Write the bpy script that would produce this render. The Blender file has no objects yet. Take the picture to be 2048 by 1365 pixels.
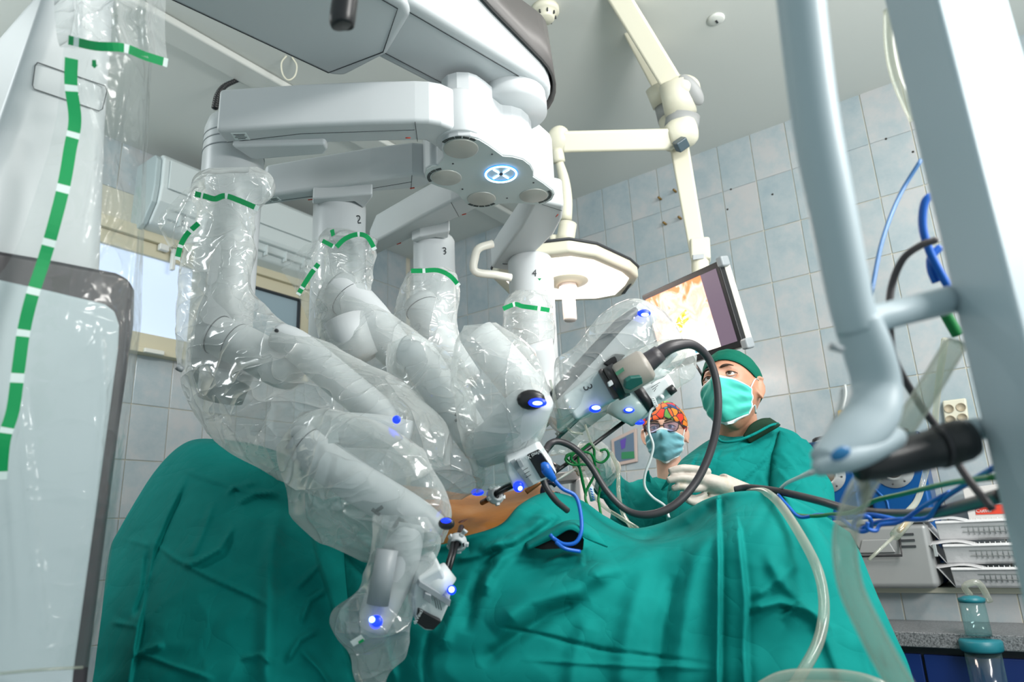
import bpy, bmesh, math, random
import numpy as np
from mathutils import Vector, Matrix, noise
random.seed(4); rng = np.random.default_rng(4)
sc = bpy.context.scene
COL = sc.collection
# ------------------------------------------------------------------ camera
F = 1384.0
def _n(v): v = np.array(v, float); return v/np.linalg.norm(v)
_Z = _n((-216, 4857, -F)); _X = np.array((1059, -347, -F)); _X = _n(_X-_Z*_X.dot(_Z)); _Y = np.cross(_Z, _X)
R = np.array([_X, _Y, _Z]); CAM = np.array([0, 0, 1.2])
cam = bpy.data.cameras.new('camera'); camo = bpy.data.objects.new('camera', cam); COL.objects.link(camo)
cam.sensor_width = 36; cam.lens = F/2048*36; cam.clip_start = .05
camo.matrix_world = Matrix.Translation(CAM.tolist()) @ Matrix(R.tolist()).to_4x4()
cam.dof.use_dof = True; cam.dof.focus_distance = 1.85; cam.dof.aperture_fstop = 3.6
sc.camera = camo
# ------------------------------------------------------------------ world, lights, exposure
w = bpy.data.worlds.new('world'); sc.world = w; w.use_nodes = True
w.node_tree.nodes['Background'].inputs[0].default_value = (.80, .97, 1, 1)
w.node_tree.nodes['Background'].inputs[1].default_value = .50
def area(name, loc, target, sx, sy, power, col=(1, 1, 1)):
    l = bpy.data.lights.new(name, 'AREA'); l.shape = 'RECTANGLE'; l.size = sx; l.size_y = sy; l.energy = power; l.color = col
    o = bpy.data.objects.new(name, l); COL.objects.link(o); o.location = loc
    o.rotation_euler = (Vector(target)-Vector(loc)).to_track_quat('-Z', 'Y').to_euler(); return o
area('ceiling_lamp_front', (1.05, -1.15, 3.22), (1.3, 1.0, 1.0), 1.2, .5, 54, (1, .98, .95))
area('ceiling_lamp_side', (2.1, -.9, 3.22), (1.5, 1.1, 1.2), 1.2, .4, 28, (1, .97, .93))
area('added_ceiling_fill', (1.0, -1.3, 2.0), (2.4, 1.1, 3.29), 1.2, .4, 46, (1, .99, .96))  # unseen fill light, added to brighten the ceiling
area('added_left_wall_fill', (-.35, 2.6, 2.9), (1.7, 3.5, 1.7), .4, .8, 20, (.92, .98, 1))  # added light without a fixture, out of view, lifts the window wall
sc.view_settings.view_transform = 'Standard'; sc.view_settings.look = 'None'; sc.view_settings.gamma = 1
sc.view_settings.use_curve_mapping = False
sc.view_settings.exposure = .31
cy = sc.cycles
cy.use_denoising = True; cy.max_bounces = 7; cy.diffuse_bounces = 3; cy.glossy_bounces = 3; cy.transmission_bounces = 4
cy.transparent_max_bounces = 20; cy.sample_clamp_indirect = 4; cy.sample_clamp_direct = 12
cy.caustics_reflective = False; cy.caustics_refractive = False
cy.use_adaptive_sampling = True; cy.adaptive_threshold = .02
# ------------------------------------------------------------------ geometry helpers
def P(u, v, d): return CAM+R@(np.array([u-1024., -(v-682.5), -F])*d/F)
def ray(u, v): return R@np.array([u-1024., -(v-682.5), -F])
def PL(u, v, ax, val):
    r = ray(u, v); return CAM+r*(val-CAM[ax])/r[ax]
def PH(u, v, h): return PL(u, v, 2, h)
def VD(p): return _n(np.array(p)-CAM)
def PA(a): a = np.asarray(a, float); return CAM+(np.stack([a[..., 0]-1024, -(a[..., 1]-682.5), -F+0*a[..., 0]], -1)*(a[..., 2:3]/F))@R.T
WL = {}
def put(o, parent, base=None):
    COL.objects.link(o)
    if parent is not None:
        o.parent = parent; pw = WL[parent.name]; b = np.zeros(3) if base is None else np.array(base, float)
        o.location = (b-pw).tolist(); WL[o.name] = b
    else:
        b = np.zeros(3) if base is None else np.array(base, float)
        o.location = b.tolist(); WL[o.name] = b
    return o
def tag(o, label=None, cat=None, group=None, kind=None):
    if label: o['label'] = label
    if cat: o['category'] = cat
    if group: o['group'] = group
    if kind: o['kind'] = kind
    return o
def thing(name, base, label, cat, group=None):
    o = bpy.data.objects.new(name, None); o.empty_display_size = .05; put(o, None, base); return tag(o, label, cat, group)
def mk(name, V, Fc, mat, parent=None, smooth=True, bevel=0, seg=2, sub=0, angle=None, solid=0, centre=True):
    V = np.asarray(V, float)
    base = np.zeros(3)
    if parent is None and centre:
        base = np.array([(V[:, 0].min()+V[:, 0].max())/2, (V[:, 1].min()+V[:, 1].max())/2, V[:, 2].min()])
    me = bpy.data.meshes.new(name); me.from_pydata((V-base).tolist(), [], [tuple(int(i) for i in f) for f in Fc]); me.update()
    mats = mat if isinstance(mat, (list, tuple)) else [mat]
    for m in mats: me.materials.append(m)
    bm = bmesh.new(); bm.from_mesh(me); bmesh.ops.recalc_face_normals(bm, faces=bm.faces); bm.to_mesh(me); bm.free()
    if smooth: me.shade_smooth()
    o = bpy.data.objects.new(name, me); put(o, parent, base)
    if solid:
        m = o.modifiers.new('solid', 'SOLIDIFY'); m.thickness = solid; m.offset = 0
    if bevel:
        m = o.modifiers.new('bevel', 'BEVEL'); m.width = bevel; m.segments = seg; m.limit_method = 'ANGLE'; m.angle_limit = math.radians(32); m.harden_normals = True
    if sub:
        m = o.modifiers.new('sub', 'SUBSURF'); m.levels = sub; m.render_levels = sub
    return o
def join(parts):
    V = []; Fc = []; k = 0
    for v, f in parts:
        v = np.asarray(v, float); V.append(v); Fc += [tuple(i+k for i in q) for q in f]; k += len(v)
    return np.vstack(V), Fc
def prism(poly, ext):
    p = [np.array(q, float) for q in poly]; n = len(p); e = np.array(ext, float)
    return np.array(p+[q+e for q in p]), [tuple(range(n)), tuple(range(2*n-1, n-1, -1))]+[(i, (i+1) % n, n+(i+1) % n, n+i) for i in range(n)]
def box(c, sx, sy, sz, ax=None):
    c = np.array(c, float); A = np.eye(3) if ax is None else np.array(ax)
    h = [A[0]*sx/2, A[1]*sy/2, A[2]*sz/2]
    b = c-h[2]
    return prism([b-h[0]-h[1], b+h[0]-h[1], b+h[0]+h[1], b-h[0]+h[1]], 2*h[2])
def crom(pts, n):
    p = np.asarray(pts, float); m = len(p)
    if m < 3: t = np.linspace(0, 1, n+1)[:, None]; return p[0]*(1-t)+p[1]*t
    q = np.vstack([2*p[0]-p[1], p, 2*p[-1]-p[-2]]); out = []
    for i in range(m-1):
        a, b, c, d = q[i:i+4]
        for k in range(n):
            t = k/n; out.append(.5*((2*b)+(c-a)*t+(2*a-5*b+4*c-d)*t*t+(3*b-a-3*c+d)*t**3))
    out.append(p[-1]); return np.array(out)
def tube(pts, rad, seg=12, n=6, ell=None, caps=True):
    pts = np.asarray(pts, float); r = np.full(len(pts), rad, float) if np.isscalar(rad) else np.asarray(rad, float)
    if n > 1 and len(pts) > 1:
        c = crom(np.hstack([pts, r[:, None]]), n); pts, r = c[:, :3], c[:, 3]
    T = np.gradient(pts, axis=0); T /= np.linalg.norm(T, axis=1)[:, None]+1e-12
    u = np.cross(T[0], [0, 0, 1.]);
    if np.linalg.norm(u) < .1: u = np.cross(T[0], [1., 0, 0])
    u = _n(u); V = []
    for i in range(len(pts)):
        u = _n(u-T[i]*u.dot(T[i])); w_ = np.cross(T[i], u)
        for k in range(seg):
            a = 2*math.pi*k/seg; V.append(pts[i]+r[i]*(math.cos(a)*u+math.sin(a)*w_*(ell or 1)))
    m = len(pts); Fc = [(i*seg+k, i*seg+(k+1) % seg, (i+1)*seg+(k+1) % seg, (i+1)*seg+k) for i in range(m-1) for k in range(seg)]
    if caps: Fc += [tuple(range(seg-1, -1, -1)), tuple(range((m-1)*seg, m*seg))]
    return np.array(V), Fc
def lathe(o, ax, prof, seg=28):
    o = np.array(o, float); ax = _n(ax); u = np.cross(ax, [0, 0, 1.])
    if np.linalg.norm(u) < .1: u = np.cross(ax, [1., 0, 0])
    u = _n(u); w_ = np.cross(ax, u); V = []
    for r, h in prof:
        for k in range(seg):
            a = 2*math.pi*k/seg; V.append(o+ax*h+max(r, 1e-4)*(math.cos(a)*u+math.sin(a)*w_))
    m = len(prof); Fc = [(i*seg+k, i*seg+(k+1) % seg, (i+1)*seg+(k+1) % seg, (i+1)*seg+k) for i in range(m-1) for k in range(seg)]
    Fc += [tuple(range(seg-1, -1, -1)), tuple(range((m-1)*seg, m*seg))]
    return np.array(V), Fc
def uvsphere(c, rx, ry, rz, ax=None, nu=16, nv=10):
    A = np.eye(3) if ax is None else np.array(ax); V = []; c = np.array(c, float)
    for j in range(nv+1):
        ph = math.pi*j/nv-math.pi/2
        for i in range(nu):
            th = 2*math.pi*i/nu; d = (rx*math.cos(ph)*math.cos(th), ry*math.cos(ph)*math.sin(th), rz*math.sin(ph))
            V.append(c+A[0]*d[0]+A[1]*d[1]+A[2]*d[2])
    return np.array(V), [(j*nu+i, j*nu+(i+1) % nu, (j+1)*nu+(i+1) % nu, (j+1)*nu+i) for j in range(nv) for i in range(nu)]
def polydist(UV, line):
    L = np.asarray(line, float); best = np.full(UV.shape[:-1], 1e9); sgn = np.zeros(UV.shape[:-1]); tt = np.zeros(UV.shape[:-1])
    tot = len(L)-1
    for i in range(tot):
        a, b = L[i, :2], L[i+1, :2]; ab = b-a; t = np.clip(((UV-a)@ab)/(ab@ab), 0, 1)
        q = UV-(a+t[..., None]*ab); d = np.linalg.norm(q, axis=-1); s = np.sign(ab[0]*q[..., 1]-ab[1]*q[..., 0])
        m = d < best; best = np.where(m, d, best); sgn = np.where(m, s, sgn); tt = np.where(m, (i+t)/tot, tt)
    return best, sgn, tt
def surf(ctrl, nu, nv):
    """ctrl rows x cols x (u, v, d) -> dense grid of the same, by Catmull-Rom"""
    c = np.asarray(ctrl, float)
    rows = np.stack([crom(r, nu) for r in c])
    return np.stack([crom(rows[:, j], nv) for j in range(rows.shape[1])], 1)
def gridfaces(m, n, wrap=False):
    return [(i*n+j, i*n+(j+1) % n, (i+1)*n+(j+1) % n, (i+1)*n+j) for i in range(m-1) for j in range(n if wrap else n-1)]
def cloth(name, ctrl, nu, nv, folds, mat, parent=None, noise_amp=.006, solid=0, clip=None):
    g = surf(ctrl, nu, nv); UV = g[..., :2].copy()
    for f in folds:                                  # (polyline px, width px, amp m[, mode])
        line, wd, amp = f[:3]; mode = f[3] if len(f) > 3 else 'r'
        d, s, t = polydist(UV, line); env = np.clip(np.minimum(t, 1-t)*6, 0, 1)
        if len(f) > 4 and f[4] == 'open': env = 1
        if mode == 'r': k = np.exp(-(d/wd)**2)
        elif mode == 's': k = np.exp(-d/wd)*(.2+.8*np.tanh(s*d/4.5))   # step fold
        elif mode == 'v': k = -np.exp(-(d/wd)**2)
        g[..., 2] -= 1.25*amp*k*env
    m, n = g.shape[:2]; V = PA(g).reshape(-1, 3)
    if noise_amp:
        for i in range(len(V)):
            p = Vector(V[i]*5.0); q = Vector(V[i]*14.)
            V[i] -= VD(V[i])*noise_amp*(noise.noise(p)+.45*(1-2*abs(noise.noise(q))))
    return mk(name, V, gridfaces(m, n), mat, parent, solid=solid)
def bag(name, secs, mat, parent=None, n=8, seg=44, amp=.012, k=.75, seed=0, capa=False, capb=False, freq=1.0, centre=True, sharp=True, folds=()):
    """secs: (ul,vl,ur,vr,d[,k]) cross lines in order"""
    A = []
    for s in secs:
        L = P(s[0], s[1], s[4]); Q = P(s[2], s[3], s[4]); kk = s[5] if len(s) > 5 else k
        A.append(np.hstack([(L+Q)/2, (Q-L)/2, [kk]]))
    A = crom(np.array(A), n); V = []
    so = Vector((seed*7.3, seed*3.1, seed*1.7))
    for a in A:
        c, e, kk = a[:3], a[3:6], a[6]; vd = VD(c); b = vd*np.linalg.norm(e)*kk
        for j in range(seg):
            t = 2*math.pi*j/seg; d = e*math.cos(t)+b*math.sin(t); p = c+d
            if amp:
                q = Vector(p)+so; x = noise.noise(q*5*freq)*.9
                if sharp: x += (.35-abs(noise.noise(Vector((q.x*9, q.y*9, q.z*4))*freq))*1.6)*1.0+(.3-abs(noise.noise(Vector((q.x*16, q.y*8, q.z*20))*freq))*1.5)*.5
                p = p+_n(d)*amp*x
            V.append(p)
    m = len(A); V = np.array(V); Fc = gridfaces(m, seg, True)
    if folds:
        q = (V-CAM)@R; UV = np.stack([1024-F*q[:, 0]/q[:, 2], 682.5+F*q[:, 1]/q[:, 2]], -1); cen = np.repeat(A[:, :3], seg, 0)
        front = ((V-cen)*(V-CAM)).sum(1) < 0; D_ = (V-CAM)/np.linalg.norm(V-CAM, axis=1)[:, None]
        for line, wd, am in folds:
            d, s_, t_ = polydist(UV, line); env = np.clip(np.minimum(t_, 1-t_)*5, 0, 1)*front
            V = V-D_*(am*np.exp(-d/wd)*(.2+.8*np.tanh(s_*d/3))*env)[:, None]
    if capa: Fc.append(tuple(range(seg-1, -1, -1)))
    if capb: Fc.append(tuple(range((m-1)*seg, m*seg)))
    return mk(name, V, Fc, mat, parent, centre=centre)
def cable(name, pts, r, mat, label, cat, group=None, parent=None, seg=10, n=8):
    V, Fc = tube([P(*p) for p in pts], r, seg, n); return tag(mk(name, V, Fc, mat, parent), label, cat, group)
def text(s, org, xd, size, mat, parent, yd=None, name='lettering', depth=.0004, nrm=None):
    cu = bpy.data.curves.new(name, 'FONT'); cu.body = s; cu.size = size; cu.extrude = depth; cu.materials.append(mat)
    cu.align_x = 'CENTER'; cu.align_y = 'CENTER'; cu.resolution_u = 3
    tmp = bpy.data.objects.new('tmp', cu); COL.objects.link(tmp); dg = bpy.context.evaluated_depsgraph_get(); me = bpy.data.meshes.new_from_object(tmp.evaluated_get(dg)); me.name = name
    bpy.data.objects.remove(tmp); bpy.data.curves.remove(cu); o = bpy.data.objects.new(name, me); put(o, parent, org); xd = _n(xd); yd = _n(np.array(yd)-xd*xd.dot(yd)); z = np.cross(xd, yd)
    M = Matrix(np.array([xd, yd, z]).T.tolist()).to_4x4(); M.translation = o.location; o.matrix_local = M
    return o
def px(u, v, d, du=40, dv=0):           # world direction of an image step at depth d
    return P(u+du, v+dv, d)-P(u, v, d)
# ------------------------------------------------------------------ materials
def mat(name, col=(.8, .8, .8), rough=.5, metal=0, emit=None, es=0, spec=.5, trans=0, alpha=1, coat=0, sheen=0):
    m = bpy.data.materials.new(name); m.use_nodes = True; b = m.node_tree.nodes['Principled BSDF']
    b.inputs['Base Color'].default_value = (*col, 1); b.inputs['Roughness'].default_value = rough; b.inputs['Metallic'].default_value = metal
    b.inputs['Specular IOR Level'].default_value = spec; b.inputs['Transmission Weight'].default_value = trans; b.inputs['Alpha'].default_value = alpha
    b.inputs['Coat Weight'].default_value = coat; b.inputs['Sheen Weight'].default_value = sheen
    if emit: b.inputs['Emission Color'].default_value = (*emit, 1); b.inputs['Emission Strength'].default_value = es
    return m
def nd(m, t, **kw):
    x = m.node_tree.nodes.new(t)
    for k, v in kw.items():
        if k.startswith('i_'): x.inputs[k[2:].replace('_', ' ')].default_value = v
        else: setattr(x, k, v)
    return x
def lk(m, a, b): m.node_tree.links.new(a, b)
def bsdf(m): return m.node_tree.nodes['Principled BSDF']
def vary(m, stops, scale=6, detail=4, coord='Object', rough=.6, dist=0):
    """colour from noise through a ramp"""
    tc = nd(m, 'ShaderNodeTexCoord'); no = nd(m, 'ShaderNodeTexNoise'); no.inputs['Scale'].default_value = scale; no.inputs['Detail'].default_value = detail
    no.inputs['Roughness'].default_value = rough; no.inputs['Distortion'].default_value = dist
    r = nd(m, 'ShaderNodeValToRGB'); lk(m, tc.outputs[coord], no.inputs['Vector']); lk(m, no.outputs['Fac'], r.inputs['Fac'])
    e = r.color_ramp.elements
    while len(e) < len(stops): e.new(.5)
    for x, (p, c) in zip(e, stops): x.position = p; x.color = (*c, 1)
    lk(m, r.outputs['Color'], bsdf(m).inputs['Base Color']); return r, tc, no
def bump(m, scale=40, strength=.2, dist=.01, kind='noise', detail=3, coord='Object', vec=None):
    tc = nd(m, 'ShaderNodeTexCoord'); bp = nd(m, 'ShaderNodeBump'); bp.inputs['Strength'].default_value = strength; bp.inputs['Distance'].default_value = dist
    if kind == 'noise':
        t = nd(m, 'ShaderNodeTexNoise'); t.inputs['Scale'].default_value = scale; t.inputs['Detail'].default_value = detail; out = t.outputs['Fac']
    else:
        t = nd(m, 'ShaderNodeTexVoronoi'); t.feature = 'DISTANCE_TO_EDGE'; t.inputs['Scale'].default_value = scale; out = t.outputs['Distance']
    lk(m, tc.outputs[coord], t.inputs['Vector']); lk(m, out, bp.inputs['Height']); lk(m, bp.outputs['Normal'], bsdf(m).inputs['Normal']); return bp
WHITE = mat('white_enamel', (.55, .58, .595), .38); bump(WHITE, 500, .02, .001)
WHITE2 = mat('warm_white_plastic', (.76, .74, .66), .4)
CREAM = mat('cream_paint', (.66, .64, .52), .42); bump(CREAM, 300, .03, .001)
GREYP = mat('grey_plastic', (.30, .33, .35), .4)
DARKT = mat('charcoal_trim', (.035, .03, .036), .42); bump(DARKT, 700, .12, .001)
BLACK = mat('black_plastic', (.012, .012, .014), .35)
SEAM = mat('seam_dark', (.03, .035, .04), .6)
RUBBER = mat('dark_rubber', (.035, .032, .036), .42); bump(RUBBER, 300, .06, .001)
STEEL = mat('brushed_steel', (.42, .43, .40), .45, .25); bump(STEEL, 90, .1, .001)
BLUEP = mat('blue_cable', (.005, .11, .50), .35)
GREENP = mat('green_cable', (.004, .16, .035), .35)
WCAB = mat('white_cable', (.62, .66, .66), .35)
BROWNT = mat('bronze_tube', (.22, .09, .03), .35, .4)
RED = mat('red_print', (.65, .05, .02), .5)
INK = mat('printed_ink', (.03, .035, .04), .5)
SKIN = mat('skin', (.56, .29, .19), .48)
r_, t_, n_ = vary(SKIN, [(.3, (.42, .20, .12)), (.7, (.53, .27, .175))], 18, 3); bsdf(SKIN).inputs['Subsurface Weight'].default_value = .06; bsdf(SKIN).inputs['Subsurface Radius'].default_value = (.01, .004, .002); bump(SKIN, 130, .12, .001)
IODINE = mat('stained_skin', (.5, .2, .04), .38)
vary(IODINE, [(.25, (.27, .085, .006)), (.5, (.42, .155, .02)), (.75, (.48, .22, .075))], 7, 4, dist=.5); bump(IODINE, 90, .2, .002)
def led_mat(n, c, s): return mat(n, c, .3, emit=c, es=s)
LED = led_mat('blue_led', (.006, .03, 1), 1.6); LEDW = led_mat('blue_white_led', (.30, .48, 1), 3.5)
def creases(m, tc, specs, cre, dist=.03, inv=False):
    acc = None
    for rot, sca, sc_, wgt, pw_ in specs:
        mp = nd(m, 'ShaderNodeMapping'); mp.inputs['Rotation'].default_value = rot; mp.inputs['Scale'].default_value = sca; lk(m, tc.outputs['Object'], mp.inputs['Vector'])
        no = nd(m, 'ShaderNodeTexNoise'); no.inputs['Scale'].default_value = sc_; no.inputs['Detail'].default_value = 2; no.inputs['Distortion'].default_value = .5; lk(m, mp.outputs[0], no.inputs['Vector'])
        su = nd(m, 'ShaderNodeMath', operation='SUBTRACT'); su.inputs[1].default_value = .5; lk(m, no.outputs['Fac'], su.inputs[0])
        ab = nd(m, 'ShaderNodeMath', operation='ABSOLUTE'); lk(m, su.outputs[0], ab.inputs[0])
        pw = nd(m, 'ShaderNodeMath', operation='POWER'); pw.inputs[1].default_value = pw_; lk(m, ab.outputs[0], pw.inputs[0])
        mu = nd(m, 'ShaderNodeMath', operation='MULTIPLY'); mu.inputs[1].default_value = wgt; lk(m, pw.outputs[0], mu.inputs[0])
        if acc is None: acc = mu.outputs[0]
        else:
            ad = nd(m, 'ShaderNodeMath', operation='ADD'); lk(m, acc, ad.inputs[0]); lk(m, mu.outputs[0], ad.inputs[1]); acc = ad.outputs[0]
    bp = nd(m, 'ShaderNodeBump'); bp.inputs['Strength'].default_value = cre; bp.inputs['Distance'].default_value = dist; bp.invert = inv; lk(m, acc, bp.inputs['Height']); return bp
def green_cloth(name, c, cre=.5, fine=1.0):
    m = mat(name, c, .85, spec=.12)
    vary(m, [(.3, tuple(x*.85 for x in c)), (.7, tuple(min(1, x*1.1+.002) for x in c))], 5, 5)
    tc = nd(m, 'ShaderNodeTexCoord')
    b1 = creases(m, tc, [((.4, .3, .2), (1, 1, .35), 5*fine, .8, .8), ((1.3, .5, -.9), (1, .35, 1), 8*fine, .6, .7), ((-.7, .9, 1.4), (.35, 1, 1), 15*fine, .25, .7)], cre, .035)
    wv = nd(m, 'ShaderNodeTexNoise'); wv.inputs['Scale'].default_value = 700; b2 = nd(m, 'ShaderNodeBump'); b2.inputs['Strength'].default_value = .1; b2.inputs['Distance'].default_value = .001
    lk(m, tc.outputs['Object'], wv.inputs['Vector']); lk(m, wv.outputs['Fac'], b2.inputs['Height'])
    lk(m, b1.outputs['Normal'], b2.inputs['Normal']); lk(m, b2.outputs['Normal'], bsdf(m).inputs['Normal']); return m
GREEN = green_cloth('green_drape_cotton', (.0005, .195, .176), .4, .8)
GOWN = green_cloth('green_gown_cotton', (.0005, .185, .168), .8, .75)
CAPG = green_cloth('dark_green_cap_cotton', (.003, .115, .075), .35)
COLLAR = green_cloth('dark_green_undershirt', (.012, .035, .02), .2)
MASKG = mat('mint_mask_fabric', (.05, .52, .42), .7, sheen=.2); MASKB = mat('pale_blue_mask_fabric', (.18, .48, .56), .7, sheen=.2)
MASKW = mat('mask_edging', (.66, .74, .74), .7)
GLOVE = mat('latex_glove', (.62, .56, .49), .5); vary(GLOVE, [(.3, (.36, .31, .27)), (.6, (.47, .425, .375)), (.75, (.46, .35, .20))], 14, 3); bump(GLOVE, 45, .35, .004)
def film(name, milk=.2, tint=(.975, .99, .985), rough=.16, cr=1.0, strength=.55, white=(.88, .93, .92), gl0=.06, gl1=.55):
    m = bpy.data.materials.new(name); m.use_nodes = True; nt = m.node_tree; nt.nodes.clear()
    out = nd(m, 'ShaderNodeOutputMaterial'); tc = nd(m, 'ShaderNodeTexCoord'); hs = []
    for rot, sca, sc_, wgt in (((.4, .3, .2), (1, 1, .22), 9*cr, .55), ((1.3, .5, -.9), (1, .25, 1), 11*cr, .45), ((-.7, .9, 1.4), (.3, 1, 1), 17*cr, .3), ((.2, -.8, .5), (1, .4, 1), 32*cr, .14)):
        mp = nd(m, 'ShaderNodeMapping'); mp.inputs['Rotation'].default_value = rot; mp.inputs['Scale'].default_value = sca; lk(m, tc.outputs['Object'], mp.inputs['Vector'])
        no = nd(m, 'ShaderNodeTexNoise'); no.inputs['Scale'].default_value = sc_; no.inputs['Detail'].default_value = 1.5; no.inputs['Distortion'].default_value = .35; lk(m, mp.outputs[0], no.inputs['Vector'])
        su = nd(m, 'ShaderNodeMath', operation='SUBTRACT'); su.inputs[1].default_value = .5; lk(m, no.outputs['Fac'], su.inputs[0])
        ab = nd(m, 'ShaderNodeMath', operation='ABSOLUTE'); lk(m, su.outputs[0], ab.inputs[0])
        pw = nd(m, 'ShaderNodeMath', operation='POWER'); pw.inputs[1].default_value = .55; lk(m, ab.outputs[0], pw.inputs[0])
        mu = nd(m, 'ShaderNodeMath', operation='MULTIPLY'); mu.inputs[1].default_value = wgt; lk(m, pw.outputs[0], mu.inputs[0]); hs.append(mu.outputs[0])
    acc = hs[0]
    for h in hs[1:]:
        ad = nd(m, 'ShaderNodeMath', operation='ADD'); lk(m, acc, ad.inputs[0]); lk(m, h, ad.inputs[1]); acc = ad.outputs[0]
    bp = nd(m, 'ShaderNodeBump'); bp.inputs['Strength'].default_value = strength; bp.inputs['Distance'].default_value = .03; bp.invert = True; lk(m, acc, bp.inputs['Height'])
    tr = nd(m, 'ShaderNodeBsdfTransparent'); tr.inputs[0].default_value = (*tint, 1)
    df = nd(m, 'ShaderNodeBsdfDiffuse'); df.inputs[0].default_value = (*white, 1); tl = nd(m, 'ShaderNodeBsdfTranslucent'); tl.inputs[0].default_value = (*white, 1)
    lk(m, bp.outputs['Normal'], df.inputs['Normal'])
    w1 = nd(m, 'ShaderNodeMixShader'); w1.inputs[0].default_value = .45; lk(m, df.outputs[0], w1.inputs[1]); lk(m, tl.outputs[0], w1.inputs[2])
    lw = nd(m, 'ShaderNodeLayerWeight'); lw.inputs['Blend'].default_value = .5; lk(m, bp.outputs['Normal'], lw.inputs['Normal'])
    p2 = nd(m, 'ShaderNodeMath', operation='POWER'); p2.inputs[1].default_value = 2.2; lk(m, lw.outputs['Facing'], p2.inputs[0])
    ma = nd(m, 'ShaderNodeMath', operation='MULTIPLY_ADD'); ma.inputs[1].default_value = .6*min(1, milk*4); ma.inputs[2].default_value = milk; ma.use_clamp = True
    lk(m, p2.outputs[0], ma.inputs[0])
    b_ = nd(m, 'ShaderNodeMixShader'); lk(m, ma.outputs[0], b_.inputs[0]); lk(m, tr.outputs[0], b_.inputs[1]); lk(m, w1.outputs[0], b_.inputs[2])
    gl = nd(m, 'ShaderNodeBsdfGlossy'); gl.inputs['Roughness'].default_value = rough; lk(m, bp.outputs['Normal'], gl.inputs['Normal'])
    p5 = nd(m, 'ShaderNodeMath', operation='POWER'); p5.inputs[1].default_value = 4; lk(m, lw.outputs['Facing'], p5.inputs[0])
    fm = nd(m, 'ShaderNodeMath', operation='MULTIPLY_ADD'); fm.inputs[1].default_value = gl1; fm.inputs[2].default_value = gl0; fm.use_clamp = True; lk(m, p5.outputs[0], fm.inputs[0])
    fin = nd(m, 'ShaderNodeMixShader'); lk(m, fm.outputs[0], fin.inputs[0]); lk(m, b_.outputs[0], fin.inputs[1]); lk(m, gl.outputs[0], fin.inputs[2])
    lk(m, fin.outputs[0], out.inputs[0]); return m
FILM = film('clear_drape_film', .21, strength=1.35, rough=.12, gl0=.11, cr=.62, white=(.95, .98, .97))
FILMC = film('clear_column_film', .035, cr=.7, strength=.6, rough=.14)
TUBEM = film('clear_tubing', .30, tint=(.90, .93, .90), rough=.12, cr=1, strength=.02, white=(.66, .66, .56), gl0=.06)
TAPE = mat('green_tape', (.0, .30, .085), .35); TAPEW = mat('white_tape', (.72, .82, .80), .4)
# ================================================================== SETTING
XA, YB, ZC = 3.55, 3.50, 3.29
TILE = mat('glazed_tile', (.36, .45, .5), .22, spec=.6)
def tile_mat(m):
    r, tc, no = vary(m, [(.25, (.29, .37, .41)), (.48, (.38, .435, .46)), (.62, (.45, .465, .475)), (.85, (.49, .475, .475))], 6, 8, rough=.68)
    oi = nd(m, 'ShaderNodeObjectInfo'); va = nd(m, 'ShaderNodeVectorMath', operation='MULTIPLY_ADD')
    cb = nd(m, 'ShaderNodeCombineXYZ'); mu = nd(m, 'ShaderNodeMath', operation='MULTIPLY'); mu.inputs[1].default_value = 40
    lk(m, oi.outputs['Random'], mu.inputs[0])
    for k in range(3): lk(m, mu.outputs[0], cb.inputs[k])
    va.inputs[1].default_value = (1, 1, 1); lk(m, tc.outputs['Object'], va.inputs[0]); lk(m, cb.outputs[0], va.inputs[2]); lk(m, va.outputs[0], no.inputs['Vector'])
    ad = nd(m, 'ShaderNodeMath', operation='MULTIPLY_ADD'); ad.inputs[1].default_value = .16; ad.inputs[2].default_value = -.08
    lk(m, oi.outputs['Random'], ad.inputs[0]); s = nd(m, 'ShaderNodeMath', operation='ADD'); lk(m, no.outputs['Fac'], s.inputs[0]); lk(m, ad.outputs[0], s.inputs[1]); lk(m, s.outputs[0], r.inputs['Fac'])
tile_mat(TILE); bump(TILE, 30, .04, .002)
GROUT = mat('cream_grout', (.58, .55, .45), .85); PAINT = mat('ceiling_paint', (.64, .66, .63), .7); bump(PAINT, 60, .05, .002)
FLOORM = mat('floor_vinyl', (.16, .24, .24), .45)
wall_back = tag(mk('wall_right', *prism([(XA, -1.6, 0), (XA+.12, -1.6, 0), (XA+.12, YB+.12, 0), (XA, YB+.12, 0)], (0, 0, ZC)), GROUT, smooth=False), 'cream grouted wall of blue grey glazed tiles behind the surgeon', kind='structure')
wall_left = tag(mk('wall_left', *prism([(-1.6, YB, 0), (XA, YB, 0), (XA, YB+.12, 0), (-1.6, YB+.12, 0)], (0, 0, ZC)), GROUT, smooth=False), 'pale blue tiled wall with the window and air conditioner', kind='structure')
tag(mk('ceiling', *prism([(-1.6, -1.6, ZC), (XA+.12, -1.6, ZC), (XA+.12, YB+.12, ZC), (-1.6, YB+.12, ZC)], (0, 0, .1)), PAINT, smooth=False), 'plain pale painted ceiling', kind='structure')
tag(mk('floor', *prism([(-1.6, -1.6, -.1), (XA+.12, -1.6, -.1), (XA+.12, YB+.12, -.1), (-1.6, YB+.12, -.1)], (0, 0, .1)), FLOORM, smooth=False), 'grey green vinyl floor', kind='structure')
tag(mk('trim_1', *prism([(-1.6, 2.42, ZC-.002), (3.54, 2.42, ZC-.002), (3.54, 2.55, ZC-.002), (-1.6, 2.55, ZC-.002)], (0, 0, -.035)), PAINT, smooth=False, bevel=.01), 'painted strip running along the ceiling', kind='structure')
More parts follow.
